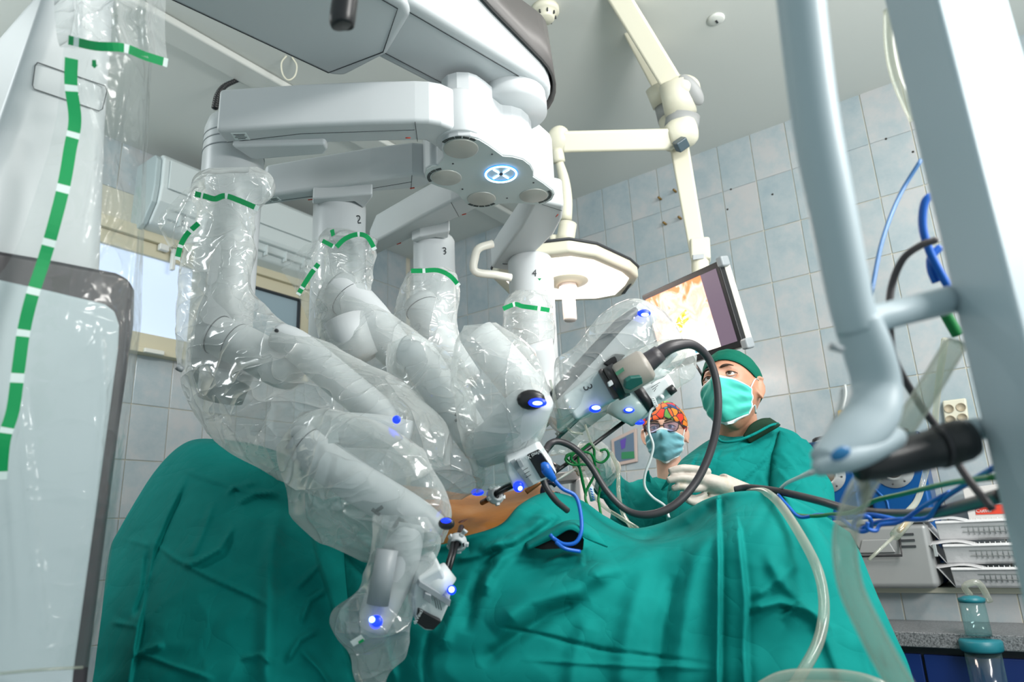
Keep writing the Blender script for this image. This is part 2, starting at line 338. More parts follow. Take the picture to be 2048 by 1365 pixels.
def tile_mesh(axis, sy=.183, sz=.291):
    bm = bmesh.new(); bmesh.ops.create_cube(bm, size=1)
    s = (.008, sy, sz) if axis == 0 else (sy, .008, sz)
    bmesh.ops.scale(bm, vec=s, verts=bm.verts); bmesh.ops.bevel(bm, geom=bm.edges[:], offset=.0018, segments=1, affect='EDGES')
    me = bpy.data.meshes.new('tile'); bm.to_mesh(me); bm.free(); me.materials.append(TILE); return me
def lay(parent, me, cells):
    for c in cells:
        o = bpy.data.objects.new('tile', me); put(o, parent, c)
zr = [3.008-.295*k for k in range(9)]
tA = tile_mesh(0); tB = tile_mesh(1, .186, .271)
ys = [.325+.187*k for k in range(-8, 17)]
lay(wall_back, tA, [(XA-.001, y+.0935, z-.1475) for y in ys for z in zr if y+.18 < YB]+[(XA-.001, y+.0935, 3.008+.1475-.003) for y in ys if y+.18 < YB])
WX0, WX1, WZ0, WZ1 = .95, 2.60, 2.20, 2.80
xs = [1.602+.19*k for k in range(-6, 11)]
zb = [1.643+.275*k for k in range(-4, 6)]
lay(wall_left, tB, [(x+.095, YB-.001, z+.1375) for x in xs for z in zb if x+.19 < XA+.02 and not (WX0-.2 < x+.095 < WX1+.02 and z < WZ1 and z+.27 > WZ0+.1)])
# window
FRAME = mat('cream_window_frame', (.60, .55, .40), .4); PANEL = mat('frosted_glass_lit', (.55, .65, .78), .3, emit=(.62, .74, 1), es=.42); PANER = mat('frosted_glass_dim', (.26, .34, .38), .25, emit=(.5, .7, .8), es=.06)
def bar(x0, x1, z0, z1, y0=YB-.05, y1=YB+.01): return box(((x0+x1)/2, (y0+y1)/2, (z0+z1)/2), x1-x0, y1-y0, z1-z0)
win = tag(mk('window_1', *join([bar(WX0, WX1, WZ1-.035, WZ1+.03, YB-.075), bar(WX0, WX1, WZ1-.11, WZ1-.035), bar(WX0, WX1, WZ0, WZ0+.075), bar(WX0, WX1, WZ0-.03, WZ0, YB-.065), bar(WX0, WX0+.06, WZ0+.075, WZ1-.11), bar(WX1-.07, WX1, WZ0+.075, WZ1-.11), bar(2.02, 2.10, WZ0+.075, WZ1-.11)]), FRAME, smooth=False, bevel=.004), 'cream framed frosted window behind the left arm drape', kind='structure')
mk('pane', *bar(WX0+.06, 2.02, WZ0+.075, WZ1-.11, YB-.03, YB-.024), PANEL, win, smooth=False)
mk('pane', *bar(2.10, WX1-.07, WZ0+.075, WZ1-.11, YB-.03, YB-.024), PANER, win, smooth=False)
c = PL(346, 520, 1, YB-.085); mk('window_handle', *join([box(c, .02, .03, .12), box(c+np.array([-.05, .01, .055]), .05, .03, .035)]), mat('white_knob', (.7, .7, .66), .4), win, bevel=.005)
c = PL(308, 704, 1, YB-.075); mk('latch', *box(c, .10, .02, .022), mat('latch_white', (.72, .72, .66), .4), win, bevel=.004)
mk('gasket', *join([bar(2.10, WX1-.07, WZ1-.118, WZ1-.108, YB-.055, YB-.02), bar(WX1-.078, WX1-.068, WZ0+.075, WZ1-.11, YB-.055, YB-.02)]), SEAM, win, smooth=False)
# air conditioner
ACW = mat('air_conditioner_white', (.62, .68, .68), .35)
ac = thing('air_conditioner', (2.1, 3.4, 2.79), 'white wall mounted air conditioner above the window', 'air conditioner')
prof = [(3.5, 3.20), (3.30, 3.20), (3.275, 3.17), (3.27, 3.02), (3.285, 2.93), (3.36, 2.83), (3.5, 2.79)]
mk('casing', *prism([(1.53, y, z) for y, z in prof], (1.25, 0, 0)), ACW, ac, smooth=False, bevel=.012, seg=3)
mk('front_flap', *prism([(1.56, y, z) for y, z in [(3.268, 3.16), (3.258, 3.16), (3.258, 3.0), (3.268, 3.0)]], (1.19, 0, 0)), ACW, ac, smooth=False, bevel=.003)
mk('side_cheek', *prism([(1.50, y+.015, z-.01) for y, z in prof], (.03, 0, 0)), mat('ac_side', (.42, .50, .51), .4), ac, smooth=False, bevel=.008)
mk('air_outlet', *prism([(1.60, y, z) for y, z in [(3.292, 2.925), (3.355, 2.838), (3.365, 2.845), (3.31, 2.93)]], (1.12, 0, 0)), BLACK, ac, smooth=False)
for k in range(2): mk('louvre', *prism([(1.60, y, z) for y, z in [(3.29+.03*k, 2.912-.042*k), (3.283+.03*k, 2.905-.042*k), (3.296+.03*k, 2.902-.042*k)]], (1.12, 0, 0)), ACW, ac, smooth=False)
for k in range(9): mk('outlet_divider', *box((1.66+.13*k, 3.318, 2.882), .008, .03, .085), ACW, ac, smooth=False)
# things on the ceiling
def ceil_at(u, v): return PH(u, v, ZC)
c = ceil_at(1090, 18); d = thing('smoke_detector', c, 'cream smoke detector on the ceiling', 'smoke detector')
mk('housing', *lathe(c, (0, 0, -1), [(.058, 0), (.058, .018), (.05, .026), (.04, .03), (.036, .05), (.03, .056), (.0, .058)]), CREAM, d)
for k in range(8):
    a = k*math.pi/4; mk('sensor_slot', *box(c+np.array([.04*math.cos(a), .04*math.sin(a), -.038]), .010, .004, .014, [(math.cos(a), math.sin(a), 0), (-math.sin(a), math.cos(a), 0), (0, 0, 1)]), SEAM, d, smooth=False)
c = ceil_at(1432, 37); d = thing('ceiling_sensor', c, 'small round white sensor on the ceiling near the right wall', 'sensor')
mk('disc', *lathe(c, (0, 0, -1), [(.036, 0), (.036, .006), (.028, .012), (0, .013)]), PAINT, d); mk('lens', *box(c+np.array([.004, 0, -.013]), .018, .008, .006), SEAM, d, smooth=False)
c = ceil_at(573, 112); lp = [c+np.array([x*.001, y*.001, z*.001]) for x, y, z in [(0, 0, 0), (-8, 22, -30), (6, 30, -75), (28, 18, -100), (48, 0, -75), (45, -14, -30), (20, -12, 0)]]
tag(mk('wire_loop', *tube(lp, .0035, 8, 6), CREAM), 'loop of cream wire hanging from the ceiling', 'wire')
d = ceil_at(475, 160)
tag(mk('cable_chain', *join([tube([d+np.array([0, 0, 0]), PH(450, 172, 3.1), PH(436, 190, 2.9), PH(430, 215, 2.75)], .007, 8, 8)]+[uvsphere(x, .013, .013, .009, nu=8, nv=6) for x in crom([d, PH(450, 172, 3.1), PH(436, 190, 2.9), PH(430, 215, 2.75)], 6)]), BLACK), 'black corrugated cable dropping behind the topmost robot arm', 'cable')
# wall plugs
for k, (u, v) in enumerate([(1322, 399), (1352, 384), (1332, 449), (1362, 438)]):
    c = PL(u, v, 0, XA-.005); b = tag(mk('wall_plug', *tube([c+np.array([.02, 0, 0]), c+np.array([-.035, 0, 0])], .007, 8, 1), mat('brass_plug', (.25, .15, .04), .45, .6)), ['upper left', 'upper right', 'lower left', 'lower right'][k]+' brown wall plug of the four sticking out of tiles', 'wall plug', 'wall plugs beside the monitor arm')
hm = mat('drill_hole', (.03, .025, .02), .9)
for u, v in [(1462, 379), (1455, 419), (1545, 389), (1772, 278), (1826, 304)]:
    c = PL(u, v, 0, XA-.005); mk('drill_hole', *lathe(c, (-1, 0, 0), [(.0055, 0), (.0055, .0015), (0, .0015)], 10), hm, wall_back)
# ledge, counter, cabinet
GRAN = mat('speckled_worktop', (.16, .17, .18), .35); vary(GRAN, [(.35, (.06, .065, .07)), (.6, (.22, .23, .24))], 220, 2)
led = tag(mk('trim_2', *prism([(3.2, -.9, .5), (XA, -.9, .5), (XA, 1.2, .5), (3.2, 1.2, .5)], (0, 0, .43)), GROUT, smooth=False), 'tiled half wall under the ledge', kind='structure')
me_l = tile_mesh(0, .183, .291)
lay(led, me_l, [(3.2, .325+.187*k+.0935-.01, z) for k in range(-6, 5) for z in (.79,)])
mk('ledge_board', *prism([(3.185, -.9, .93), (XA-.006, -.9, .93), (XA-.006, 1.2, .93), (3.185, 1.2, .93)], (0, 0, .022)), CREAM, led, smooth=False, bevel=.005)
ct = tag(mk('worktop', *prism([(2.85, -.9, .785), (3.19, -.9, .785), (3.19, 1.3, .785), (2.85, 1.3, .785)], (0, 0, .048)), GRAN, smooth=False, bevel=.004), 'grey speckled worktop along the tiled ledge', 'worktop')
cb = thing('base_cabinet', (2.95, .2, 0), 'dark blue base cabinet under the speckled worktop', 'cabinet')
NAVY = mat('navy_laminate', (.004, .02, .12), .35)
mk('carcass', *prism([(2.89, -.9, .08), (3.19, -.9, .08), (3.19, 1.3, .08), (2.89, 1.3, .08)], (0, 0, .70)), mat('cabinet_black', (.01, .012, .02), .5), cb, smooth=False)
for k in range(5): mk('door', *prism([(2.872, -.9+.44*k+.004, .1), (2.89, -.9+.44*k+.004, .1), (2.89, -.46+.44*k-.004, .1), (2.872, -.46+.44*k-.004, .1)], (0, 0, .66)), NAVY, cb, smooth=False, bevel=.003)
# blue filter containers
BLU = mat('blue_anodised_metal', (.003, .085, .30), .3, .35); ALU = mat('aluminium_flange', (.55, .58, .58), .35, .5)
def canister(y0, label, x=3.28):
    b = (x+.09, y0+.11, .955); t = thing('filter_container', b, label, 'container', 'blue containers with round filters')
    mk('body', *prism([(x, y0, .955), (x+.2, y0, .955), (x+.2, y0+.22, .955), (x, y0+.22, .955)], (0, 0, .56)), BLU, t, smooth=False, bevel=.02, seg=4)
    mk('lid', *prism([(x-.006, y0-.004, 1.518), (x+.206, y0-.004, 1.518), (x+.206, y0+.224, 1.518), (x-.006, y0+.224, 1.518)], (0, 0, .035)), mat('lid_dark_blue', (.004, .04, .10), .35), t, smooth=False, bevel=.01, seg=3)
    f0 = np.array([x, y0+.115, 1.405])
    mk('filter_flange', *lathe(f0, (-1, 0, 0), [(.075, -.002), (.075, .006), (.045, .007), (.045, .016), (.034, .018), (.034, .012), (0, .012)], 32), ALU, t)
    mk('filter_grille', *lathe(f0, (-1, 0, 0), [(.034, .0), (.034, .0165), (.005, .017), (.005, .02), (0, .02)], 24), mat('grille_bronze', (.22, .18, .14), .6, .3), t)
    for k in range(8):
        a = k*math.pi/4+.2; mk('screw', *lathe(f0+np.array([0, .06*math.cos(a), .06*math.sin(a)]), (-1, 0, 0), [(.004, .005), (.004, .009), (0, .009)], 8), SEAM, t)
    for s in (-1, 1): mk('embossed_rib', *tube([(x-.002, y0+.11+s*.10, 1.33), (x-.002, y0+.11+s*.085, 1.33), (x-.002, y0+.11+s*.05, 1.28), (x-.002, y0+.11+s*.05, 1.02)], .006, 8, 1), BLU, t)
    mk('carry_handle', *tube([(x+.1, y0+.05, 1.55), (x+.1, y0+.06, 1.575), (x+.1, y0+.16, 1.575), (x+.1, y0+.17, 1.55)], .008, 8, 4), BLACK, t)
canister(.34, 'blue filter container standing behind the grey case, nearer the white frame')
canister(.60, 'blue filter container mostly hidden behind the surgeon gown')
# grey sterilisation case on ledge
GBOX = mat('grey_case', (.33, .34, .34), .4, .25)
t = thing('instrument_case', (3.3, .52, .955), 'scuffed grey metal instrument case with black carry handle on the ledge', 'case')
CX = 3.19
mk('case_body', *prism([(CX-.12, .35, .955), (CX+.07, .35, .955), (CX+.07, .86, .955), (CX-.12, .86, .955)], (0, 0, .235)), GBOX, t, smooth=False, bevel=.022, seg=4)
mk('case_lid', *prism([(CX-.126, .345, 1.19), (CX+.075, .345, 1.19), (CX+.075, .865, 1.19), (CX-.126, .865, 1.19)], (0, 0, .022)), GBOX, t, smooth=False, bevel=.008, seg=3)
fx = CX-.122
mk('handle_plate', *prism([(fx, .47, 1.085), (fx, .60, 1.085), (fx, .58, 1.135), (fx, .49, 1.135)], (-.008, 0, 0)), GBOX, t, smooth=False, bevel=.004)
mk('handle', *tube([(fx-.002, .45, 1.14), (fx-.02, .45, 1.075), (fx-.02, .62, 1.075), (fx-.002, .62, 1.14)], .005, 8, 1), BLACK, t)
for k in range(3): mk('vent_slot', *box((fx, .425, 1.15-.022*k), .004, .05, .008), SEAM, t, smooth=False)
mk('latch', *box((fx-.002, .34, 1.09), .008, .012, .045), ALU, t, smooth=False, bevel=.002)
# ================================================================== SURGICAL ROBOT
rob = thing('surgical_robot', (.45, 1.35, 0), 'large white four armed surgical robot reaching over the patient from the left column', 'robot')
YC = 1.187
def PC(u, v, y=YC): return PL(u, v, 1, y)
# column (front face in the plane Y = YC)
colp = [PC(-160, 1500), PC(-175, 600), PC(-60, 380), PC(0, 250), PC(92, -10), PC(110, -60), PC(245, -60), PC(222, 240), PC(212, 520), PC(150, 1500)]
mk('column', *prism(colp, (0, .42, 0)), WHITE, rob, smooth=False, bevel=.03, seg=4)
fr_o = [PC(-300, 420), PC(0, 499), PC(120, 520), PC(235, 543), PC(262, 556), PC(274, 580), PC(272, 650), PC(240, 880), PC(182, 1345), PC(160, 1560), PC(-300, 1560)]
yf = YC-.035
def PC2(u, v): return PC(u, v, yf)
fr = mk('base_frame', *prism([PC2(-300, 420), PC2(0, 499), PC2(120, 520), PC2(235, 543), PC2(262, 556), PC2(274, 580), PC2(272, 650), PC2(240, 880), PC2(182, 1345), PC2(160, 1560), PC2(-300, 1560)], (0, .45, 0)), DARKT, rob, smooth=False, bevel=.012, seg=3)
yp = yf-.008
mk('base_panel', *prism([PC(-300, 500, yp), PC(0, 558, yp), PC(110, 582, yp), PC(212, 607, yp), PC(232, 622, yp), PC(241, 650, yp), PC(239, 700, yp), PC(205, 950, yp), PC(150, 1345, yp), PC(130, 1560, yp), PC(-300, 1560, yp)], (0, .03, 0)), mat('panel_pale', (.46, .53, .56), .35), fr, smooth=False, bevel=.006, seg=3)
ol = [PC(u, v, YC-.002) for u, v in [(75, 125), (210, 172), (214, 182), (205, 218), (198, 222), (68, 178), (65, 170), (70, 132), (75, 125)]]
mk('hatch_seam', *tube(ol, .0008, 6, 1), SEAM, rob)
# boom: runs along bd
bd = _n((-.416, .07, 0)); bn = np.array([-bd[1], bd[0], 0]);  bn = bn if bn[1] < 0 else -bn
E0 = PH(680, 163, 2.34)
def bp(s, w_, z): return np.array([E0[0], E0[1], 0])+bd*s+bn*w_+np.array([0, 0, z])
bb = mk('boom_base', *prism([bp(-.0, .02, 2.34), bp(.03, 0, 2.34), bp(1.0, 0, 2.34), bp(1.0, .33, 2.34), bp(.03, .33, 2.34), bp(0, .31, 2.34), bp(-.035, .16, 2.34)], (0, 0, .26)), WHITE, rob, smooth=False, bevel=.016, seg=4)
mk('boom_seam', *tube([bp(1.0, .012, 2.339), bp(.04, .012, 2.339), bp(-.02, .165, 2.339), bp(.035, .305, 2.339), bp(1.0, .305, 2.339)], .0012, 6, 1), SEAM, bb)
CE = np.array([1.335, .93, 0]); hw = .105
L2 = .5
def cp(a, r, z): return CE+(-bd*math.cos(a)+bn*math.sin(a))*r+np.array([0, 0, z])
ang = np.linspace(-math.pi/2, math.pi/2, 15)
st = [cp(a, hw, 2.352) for a in ang]+[cp(math.pi/2, hw, 2.352)+bd*L2, cp(-math.pi/2, hw, 2.352)+bd*L2]
be = mk('boom_extension', *prism(st, (0, 0, .17)), WHITE, rob, smooth=False, bevel=.018, seg=4)
mk('boom_seam', *tube([cp(math.pi/2, hw-.03, 2.351)+bd*L2]+[cp(a, hw-.03, 2.351) for a in ang[::-1]]+[cp(-math.pi/2, hw-.03, 2.351)+bd*L2], .001, 6, 1), SEAM, be)
V = []; aa = np.linspace(-1.75, 1.95, 26); Fc = []
outl = [cp(-math.pi/2, hw+.012, 0)+bd*.34, cp(-math.pi/2, hw+.012, 0)+bd*.17]+[cp(a, hw+.012, 0) for a in ang]+[cp(math.pi/2, hw+.012, 0)+bd*.17, cp(math.pi/2, hw+.012, 0)+bd*.40]
zb_ = [2.50, 2.44]+[2.35+.03*abs(a)**1.2 for a in ang]+[2.46, 2.555]
V = [o+np.array([0, 0, z]) for o, z in zip(outl, zb_)]+[o*1+np.array([0, 0, 2.56])-(_n(o-CE*np.array([1, 1, 0]))*.012) for o in outl]
n_ = len(outl); Fc = [(i, i+1, n_+i+1, n_+i) for i in range(n_-1)]+[tuple(range(n_, 2*n_))]
mk('boom_cap', V, Fc, mat('dark_grey_cap', (.085, .08, .078), .45), rob, solid=.008)
# hub (star shaped platform)
H = 2.15
z5 = [(715, 545), (698, 480), (710, 420), (760, 375), (860, 350), (980, 352), (1060, 375), (1150, 430), (1300, 540), (1400, 548), (1500, 575), (1570, 630), (1600, 690), (1600, 745), (1700, 810), (1790, 880), (1808, 920), (1780, 980), (1700, 1020), (1600, 1022), (1460, 1008), (1380, 1005), (1270, 1015), (1200, 1040), (1100, 1055), (1000, 1045), (930, 1010), (890, 960), (850, 915), (780, 880), (650, 840), (580, 810), (540, 770), (525, 720), (540, 670), (590, 640), (655, 635), (700, 580)]
hubp = [PH(740+x*.205, 200+y*.205, H) for x, y in z5]
hub = mk('hub', *prism(hubp, (0, 0, .185)), WHITE, rob, smooth=False, bevel=.005, seg=3)
cc = np.mean(hubp, axis=0)
mk('hub_plate', *prism([cc+(p-cc)*.975-np.array([0, 0, .002]) for p in hubp], (0, 0, .004)), mat('plate_bounce_tint', (.50, .57, .57), .4), hub, smooth=False)  # teal tint in the plate colour stands in for green bounce light
mk('hub_collar', *lathe(CE+np.array([0, 0, 2.30]), (0, 0, 1), [(.092, 0), (.092, .03), (.09, .045), (.09, .06)], 48), WHITE, hub)
zmark = mat('tick_label_black', (.02, .035, .035), .5)
lobes = [((922, 296), .044, -2.0, .9), ((893, 354), .041, 0, 0), ((963, 396), .041, 0, 0), ((1067, 390), .041, 0, 0)]
cen = PH(1002, 346, H)
for k, ((u, v), r, _, _) in enumerate(lobes):
    c0 = PH(u, v, H); mk('joint_disc', *lathe(c0+np.array([0, 0, .001]), (0, 0, -1), [(r, 0), (r, .005), (r-.002, .006), (0, .006)], 36), STEEL, hub)
    oc = c0-cc; a0 = math.atan2(oc[1], oc[0])+(.25, .35, -.1, -.35)[k]
    for q in range(5):
        a1 = a0-.85+q*.36; pts = []
        for t in np.linspace(0, .31, 4): pts.append(c0+np.array([math.cos(a1+t), math.sin(a1+t), 0])*(r+.0035)+np.array([0, 0, -.003]))
        for t in np.linspace(.31, 0, 4): pts.append(c0+np.array([math.cos(a1+t), math.sin(a1+t), 0])*(r+.0115)+np.array([0, 0, -.003]))
        mk('angle_mark', *prism(pts, (0, 0, .002)), zmark, hub, smooth=False)
RING = mat('ring_light', (.3, .55, 1), .3, emit=(.45, .72, 1), es=5.0); RINGB = mat('ring_light_edge', (.02, .15, .7), .3, emit=(.02, .22, 1), es=1.6)
rp = [cen+np.array([math.cos(a), math.sin(a), 0])*.0415+np.array([0, 0, -.003]) for a in np.linspace(0, 2*math.pi, 41)]
mk('ring_halo', *tube(rp, .0045, 8, 1, ell=.4), RINGB, hub); mk('ring_light', *tube([p-np.array([0, 0, .002]) for p in rp], .0027, 8, 1), RING, hub)
imx = _n(PH(1030, 330, H)-PH(975, 362, H)); imy = _n(PH(1030, 362, H)-PH(975, 330, H))
for ax_ in (imx, -imx, imy, -imy): mk('light_bar', *tube([cen+ax_*.009+np.array([0, 0, -.004]), cen+ax_*.031+np.array([0, 0, -.004])], .0022, 8, 1), RING, hub)
mk('laser_port', *lathe(cen, (0, 0, -1), [(.005, 0), (.005, .006), (0, .006)], 12), BLACK, hub)
for u, v in [(984, 307), (906, 326), (925, 377), (1014, 395), (1067, 364)]: mk('screw', *lathe(PH(u, v, H), (0, 0, -1), [(.0026, 0), (.0026, .0035), (0, .0035)], 8), SEAM, hub)
for u, v in [(922, 296), (893, 354), (963, 396), (1067, 390)]:
    c0 = PH(u, v, H); mk('pivot_cylinder', *lathe(c0+np.array([0, 0, .012]), (0, 0, 1), [(.060, 0), (.062, .004), (.062, .115), (.058, .122), (0, .122)], 36), WHITE, hub)
# links: (underside polygon px, height, z)
def link(poly, h, z, tag_=''):
    return mk('robotic_arm', *prism([PH(u, v, z) for u, v in poly], (0, 0, h)), WHITE, rob, smooth=False, bevel=.011, seg=4)
HL = 2.165
a1 = link([(430, 262), (455, 291), (640, 288), (835, 283), (849, 283), (862, 290), (877, 300), (893, 285), (915, 280), (928, 270), (905, 257), (883, 248), (858, 244), (830, 243), (740, 245), (600, 251)], .118, HL)
a2 = link([(520, 414), (640, 396), (740, 386), (822, 379), (853, 374), (866, 362), (850, 352), (824, 350), (740, 360), (640, 376), (528, 394)], .105, HL)
a3 = link([(751, 483), (738, 512), (753, 511), (850, 466), (936, 428), (955, 417), (940, 402), (925, 396), (902, 404), (840, 435)], .10, HL)
a4 = link([(1070, 400), (1128, 412), (1124, 440), (1108, 470), (1030, 545), (982, 537), (1000, 510), (1040, 455)], .095, HL)
link_lab = mat('white_label', (.7, .76, .76), .5)
def sticker(u, v, z, w_, h_, ang_u, parent):
    c = PH(u, v, z-.0006); x = _n(PH(u+20, v+ang_u*20, z)-PH(u, v, z)); y = np.cross([0, 0, 1.], x)
    mk('sticker', *box(c, w_, h_, .001, [x, y, (0, 0, 1)]), link_lab, parent, smooth=False)
    for k in range(4): mk('printed_line', *box(c+y*(h_*.3-h_*.2*k)-np.array([0, 0, .0008]), w_*(.5, .8, .6, .75)[k], h_*.06, .0006, [x, y, (0, 0, 1)]), INK, parent, smooth=False)
sticker(481, 273, HL, .036, .03, -.03, a1); sticker(549, 399, HL, .03, .022, -.15, a2); sticker(1010, 528, HL, .03, .012, .1, a4)
for (u, v, du, dv, ar) in [(561, 284, 10, -.2, a1), (811, 276, 10, -.3, a1), (616, 400, 9, -1, a2), (820, 377, 9, -1, a2), (924, 430, 8, -2, a3), (794, 489, 8, -3, a3), (1112, 434, 4, -5, a4)]:
    mk('red_mark', *tube([PH(u, v, HL-.0004), PH(u+du, v+dv, HL-.0004)], .0016, 6, 1), RED, ar)
for pts, ar in [([(830, 244), (835, 283)], a1), ([(824, 351), (822, 379)], a2), ([(902, 405), (918, 434)], a3), ([(1068, 404), (1124, 422)], a4), ([(455, 285), (600, 268), (829, 260)], a1), ([(540, 404), (740, 378), (823, 364)], a2)]:
    mk('seam', *tube([PH(u, v, HL-.0003) for u, v in pts], .0007, 6, 1), SEAM, ar)
mk('end_pod', *prism([PH(u, v, 2.15) for u, v in [(462, 293), (650, 288), (656, 300), (648, 310), (512, 321), (500, 318)]], (0, 0, .03)), WHITE, a1, smooth=False, bevel=.008, seg=3)
mk('end_pod', *prism([PH(u, v, 2.135) for u, v in [(625, 398), (745, 388), (745, 396), (728, 418), (708, 404), (625, 410)]], (0, 0, .04)), WHITE, a2, smooth=False, bevel=.006, seg=3)
mk('end_pod', *prism([PH(u, v, 2.135) for u, v in [(822, 482), (840, 474), (900, 462), (896, 478), (870, 476), (830, 486)]], (0, 0, .04)), WHITE, a3, smooth=False, bevel=.006, seg=3)
# vertical posts
def post(px0, z0, z1, r, parent, name='vertical_post', m=WHITE):
    c = PH(px0[0], px0[1], HL); return mk(name, *lathe((c[0], c[1], z0), (0, 0, 1), [(r*.9, 0), (r, .01), (r, z1-z0-.012), (r*.93, z1-z0-.002), (0, z1-z0)], 40), m, parent)
c1 = P(470, 285, 1.83); mk('vertical_post', *lathe((c1[0], c1[1], 1.58), (0, 0, 1), [(.06, 0), (.072, .02), (.076, .68), (.068, .71), (0, .72)], 40), WHITE, a1)
for z in (2.215, 2.235, 2.19): mk('post_groove', *lathe((c1[0], c1[1], z), (0, 0, 1), [(.0755, 0), (.0768, 0), (.0768, .003), (.0755, .003)], 40), GREYP, a1)
post((680, 408), 1.66, 2.165, .075, a2); post((868, 478), 1.72, 2.165, .068, a3); post((1060, 520), 1.70, 2.17, .08, a4)
SHADE = WHITE
def lim(pts, r, parent, name='forearm', seg=28, n=5, m=WHITE, ell=None): return mk(name, *tube([P(*p) for p in pts], r, seg, n, ell=ell), m, parent)
def seamring(u, v, d, u2, v2, d2, r, parent):
    c = P(u, v, d); a = _n(P(u2, v2, d2)-c); r -= .0012; mk('joint_seam', *lathe(c, a, [(r-.002, -.0008), (r+.0006, -.0008), (r+.0006, .0008), (r-.002, .0008)], 36), SEAM, parent)
def dot(u, v, d, r, m, parent, name='status_led', sx=1):
    c = P(u, v, d); x = R[:, 0]; z = VD(c); y = np.cross(z, x); mk(name, *uvsphere(c, r*sx, r, r*.6, [x, y, z], 14, 8), m, parent)
# arm 1
lim([(425, 665, 1.57), (455, 680, 1.57), (500, 700, 1.56), (560, 735, 1.55), (590, 752, 1.54)], [.044, .047, .047, .046, .036], a1, 'elbow')
seamring(470, 686, 1.566, 560, 735, 1.55, .048, a1); seamring(435, 670, 1.57, 500, 700, 1.56, .0475, a1)
lim([(556, 672, 1.53), (600, 697, 1.52), (700, 780, 1.50), (790, 850, 1.47)], [.036, .042, .044, .040], a1, ell=.85)
lim([(455, 740, 1.6), (440, 800, 1.6)], [.06, .05], a1, 'elbow_motor', n=2)
lim([(820, 872, 1.38), (760, 864, 1.38), (680, 860, 1.37), (640, 862, 1.36), (612, 874, 1.35), (604, 888, 1.34)], [.030, .034, .035, .036, .036, .030], a1, 'upper_link')
lim([(598, 878, 1.32), (640, 915, 1.31), (720, 970, 1.29), (820, 1030, 1.265), (880, 1062, 1.25)], [.034, .039, .038, .036, .024], a1, 'lower_link')
seamring(612, 892, 1.317, 720, 970, 1.29, .038, a1)
dot(553, 662, 1.49, .005, SEAM, a1, 'screw_cap'); dot(793, 840, 1.30, .0035, LEDW, a1); dot(793, 840, 1.302, .008, LED, a1)
dot(893, 1048, 1.2, .011, BLACK, a1, 'sensor_window', 1.3); dot(892, 1042, 1.188, .0045, LED, a1, sx=2)
lim([(815, 1050, 1.22), (800, 1120, 1.2), (770, 1190, 1.19), (745, 1255, 1.18)], [.038, .042, .042, .034], a1, 'instrument_carriage', ell=.8)
lim([(775, 1100, 1.15), (755, 1210, 1.13)], [.018, .018], a1, 'carriage_rail', n=1, m=GREYP)
dot(752, 1245, 1.125, .011, LED, a1); dot(744, 1240, 1.12, .005, LEDW, a1)
for u, v, s in [(752, 1025, 1), (757, 1020, -1)]: mk('emblem', *tube([P(u-8*s, v-6, 1.205), P(u+8*s, v+6, 1.205)], .0035, 6, 1), INK, a1)
lim([(790, 1045, 1.2), (815, 1062, 1.2)], [.012, .012], a1, 'cable_boot', m=BLACK, n=1)
# arm 2
lim([(672, 575, 1.84), (695, 592, 1.83), (740, 640, 1.80), (790, 700, 1.77), (850, 745, 1.74)], [.048, .054, .054, .048, .045], a2, 'elbow')
seamring(700, 598, 1.827, 740, 640, 1.80, .056, a2)
lim([(690, 640, 1.76), (720, 720, 1.74)], [.055, .05], a2, 'elbow_motor', n=2)
lim([(806, 700, 1.58), (835, 712, 1.57), (870, 764, 1.55), (930, 850, 1.52), (960, 900, 1.5)], [.034, .042, .043, .040, .034], a2)
seamring(842, 722, 1.567, 870, 764, 1.55, .043, a2)
lim([(960, 900, 1.46), (1010, 870, 1.42), (1050, 825, 1.39), (1078, 790, 1.37)], [.04, .05, .048, .034], a2, 'instrument_carriage')
dot(1062, 800, 1.34, .020, BLACK, a2, 'sensor_window', 1.4); dot(1075, 806, 1.325, .009, LED, a2, sx=2); dot(1075, 807, 1.32, .004, LEDW, a2, sx=2.4)
for u, v, s in [(919, 834, 1), (919, 838, -1)]: mk('emblem', *tube([P(u-9*s, v-5, 1.475), P(u+9*s, v+5, 1.475)], .003, 6, 1), INK, a2)
lim([(930, 868, 1.46), (942, 892, 1.45)], [.012, .012], a2, 'cable_boot', m=BLACK, n=1)
dot(955, 985, 1.52, .008, LED, a2, sx=1.8)
# arm 3
lim([(838, 604, 2.03), (860, 640, 2.0), (890, 700, 1.95), (930, 760, 1.88)], [.05, .052, .05, .046], a3, 'elbow'); seamring(846, 618, 2.018, 890, 700, 1.95, .053, a3)
lim([(955, 670, 1.72), (1000, 720, 1.7), (1060, 790, 1.68), (1110, 830, 1.66)], [.045, .05, .05, .04], a3)
car3 = lim([(1100, 840, 1.62), (1150, 790, 1.62), (1210, 715, 1.62), (1265, 650, 1.62), (1300, 622, 1.62)], [.03, .036, .036, .034, .026], a3, 'instrument_carriage')
lim([(1100, 800, 1.60), (1180, 715, 1.6), (1240, 650, 1.60), (1276, 622, 1.6)], [.012, .016, .016, .012], a3, 'carriage_rail', n=1, m=mat('dark_rail', (.05, .06, .07), .35))
dot(1288, 627, 1.555, .009, LED, a3, sx=1.7); dot(1290, 630, 1.55, .0045, LEDW, a3, sx=2)
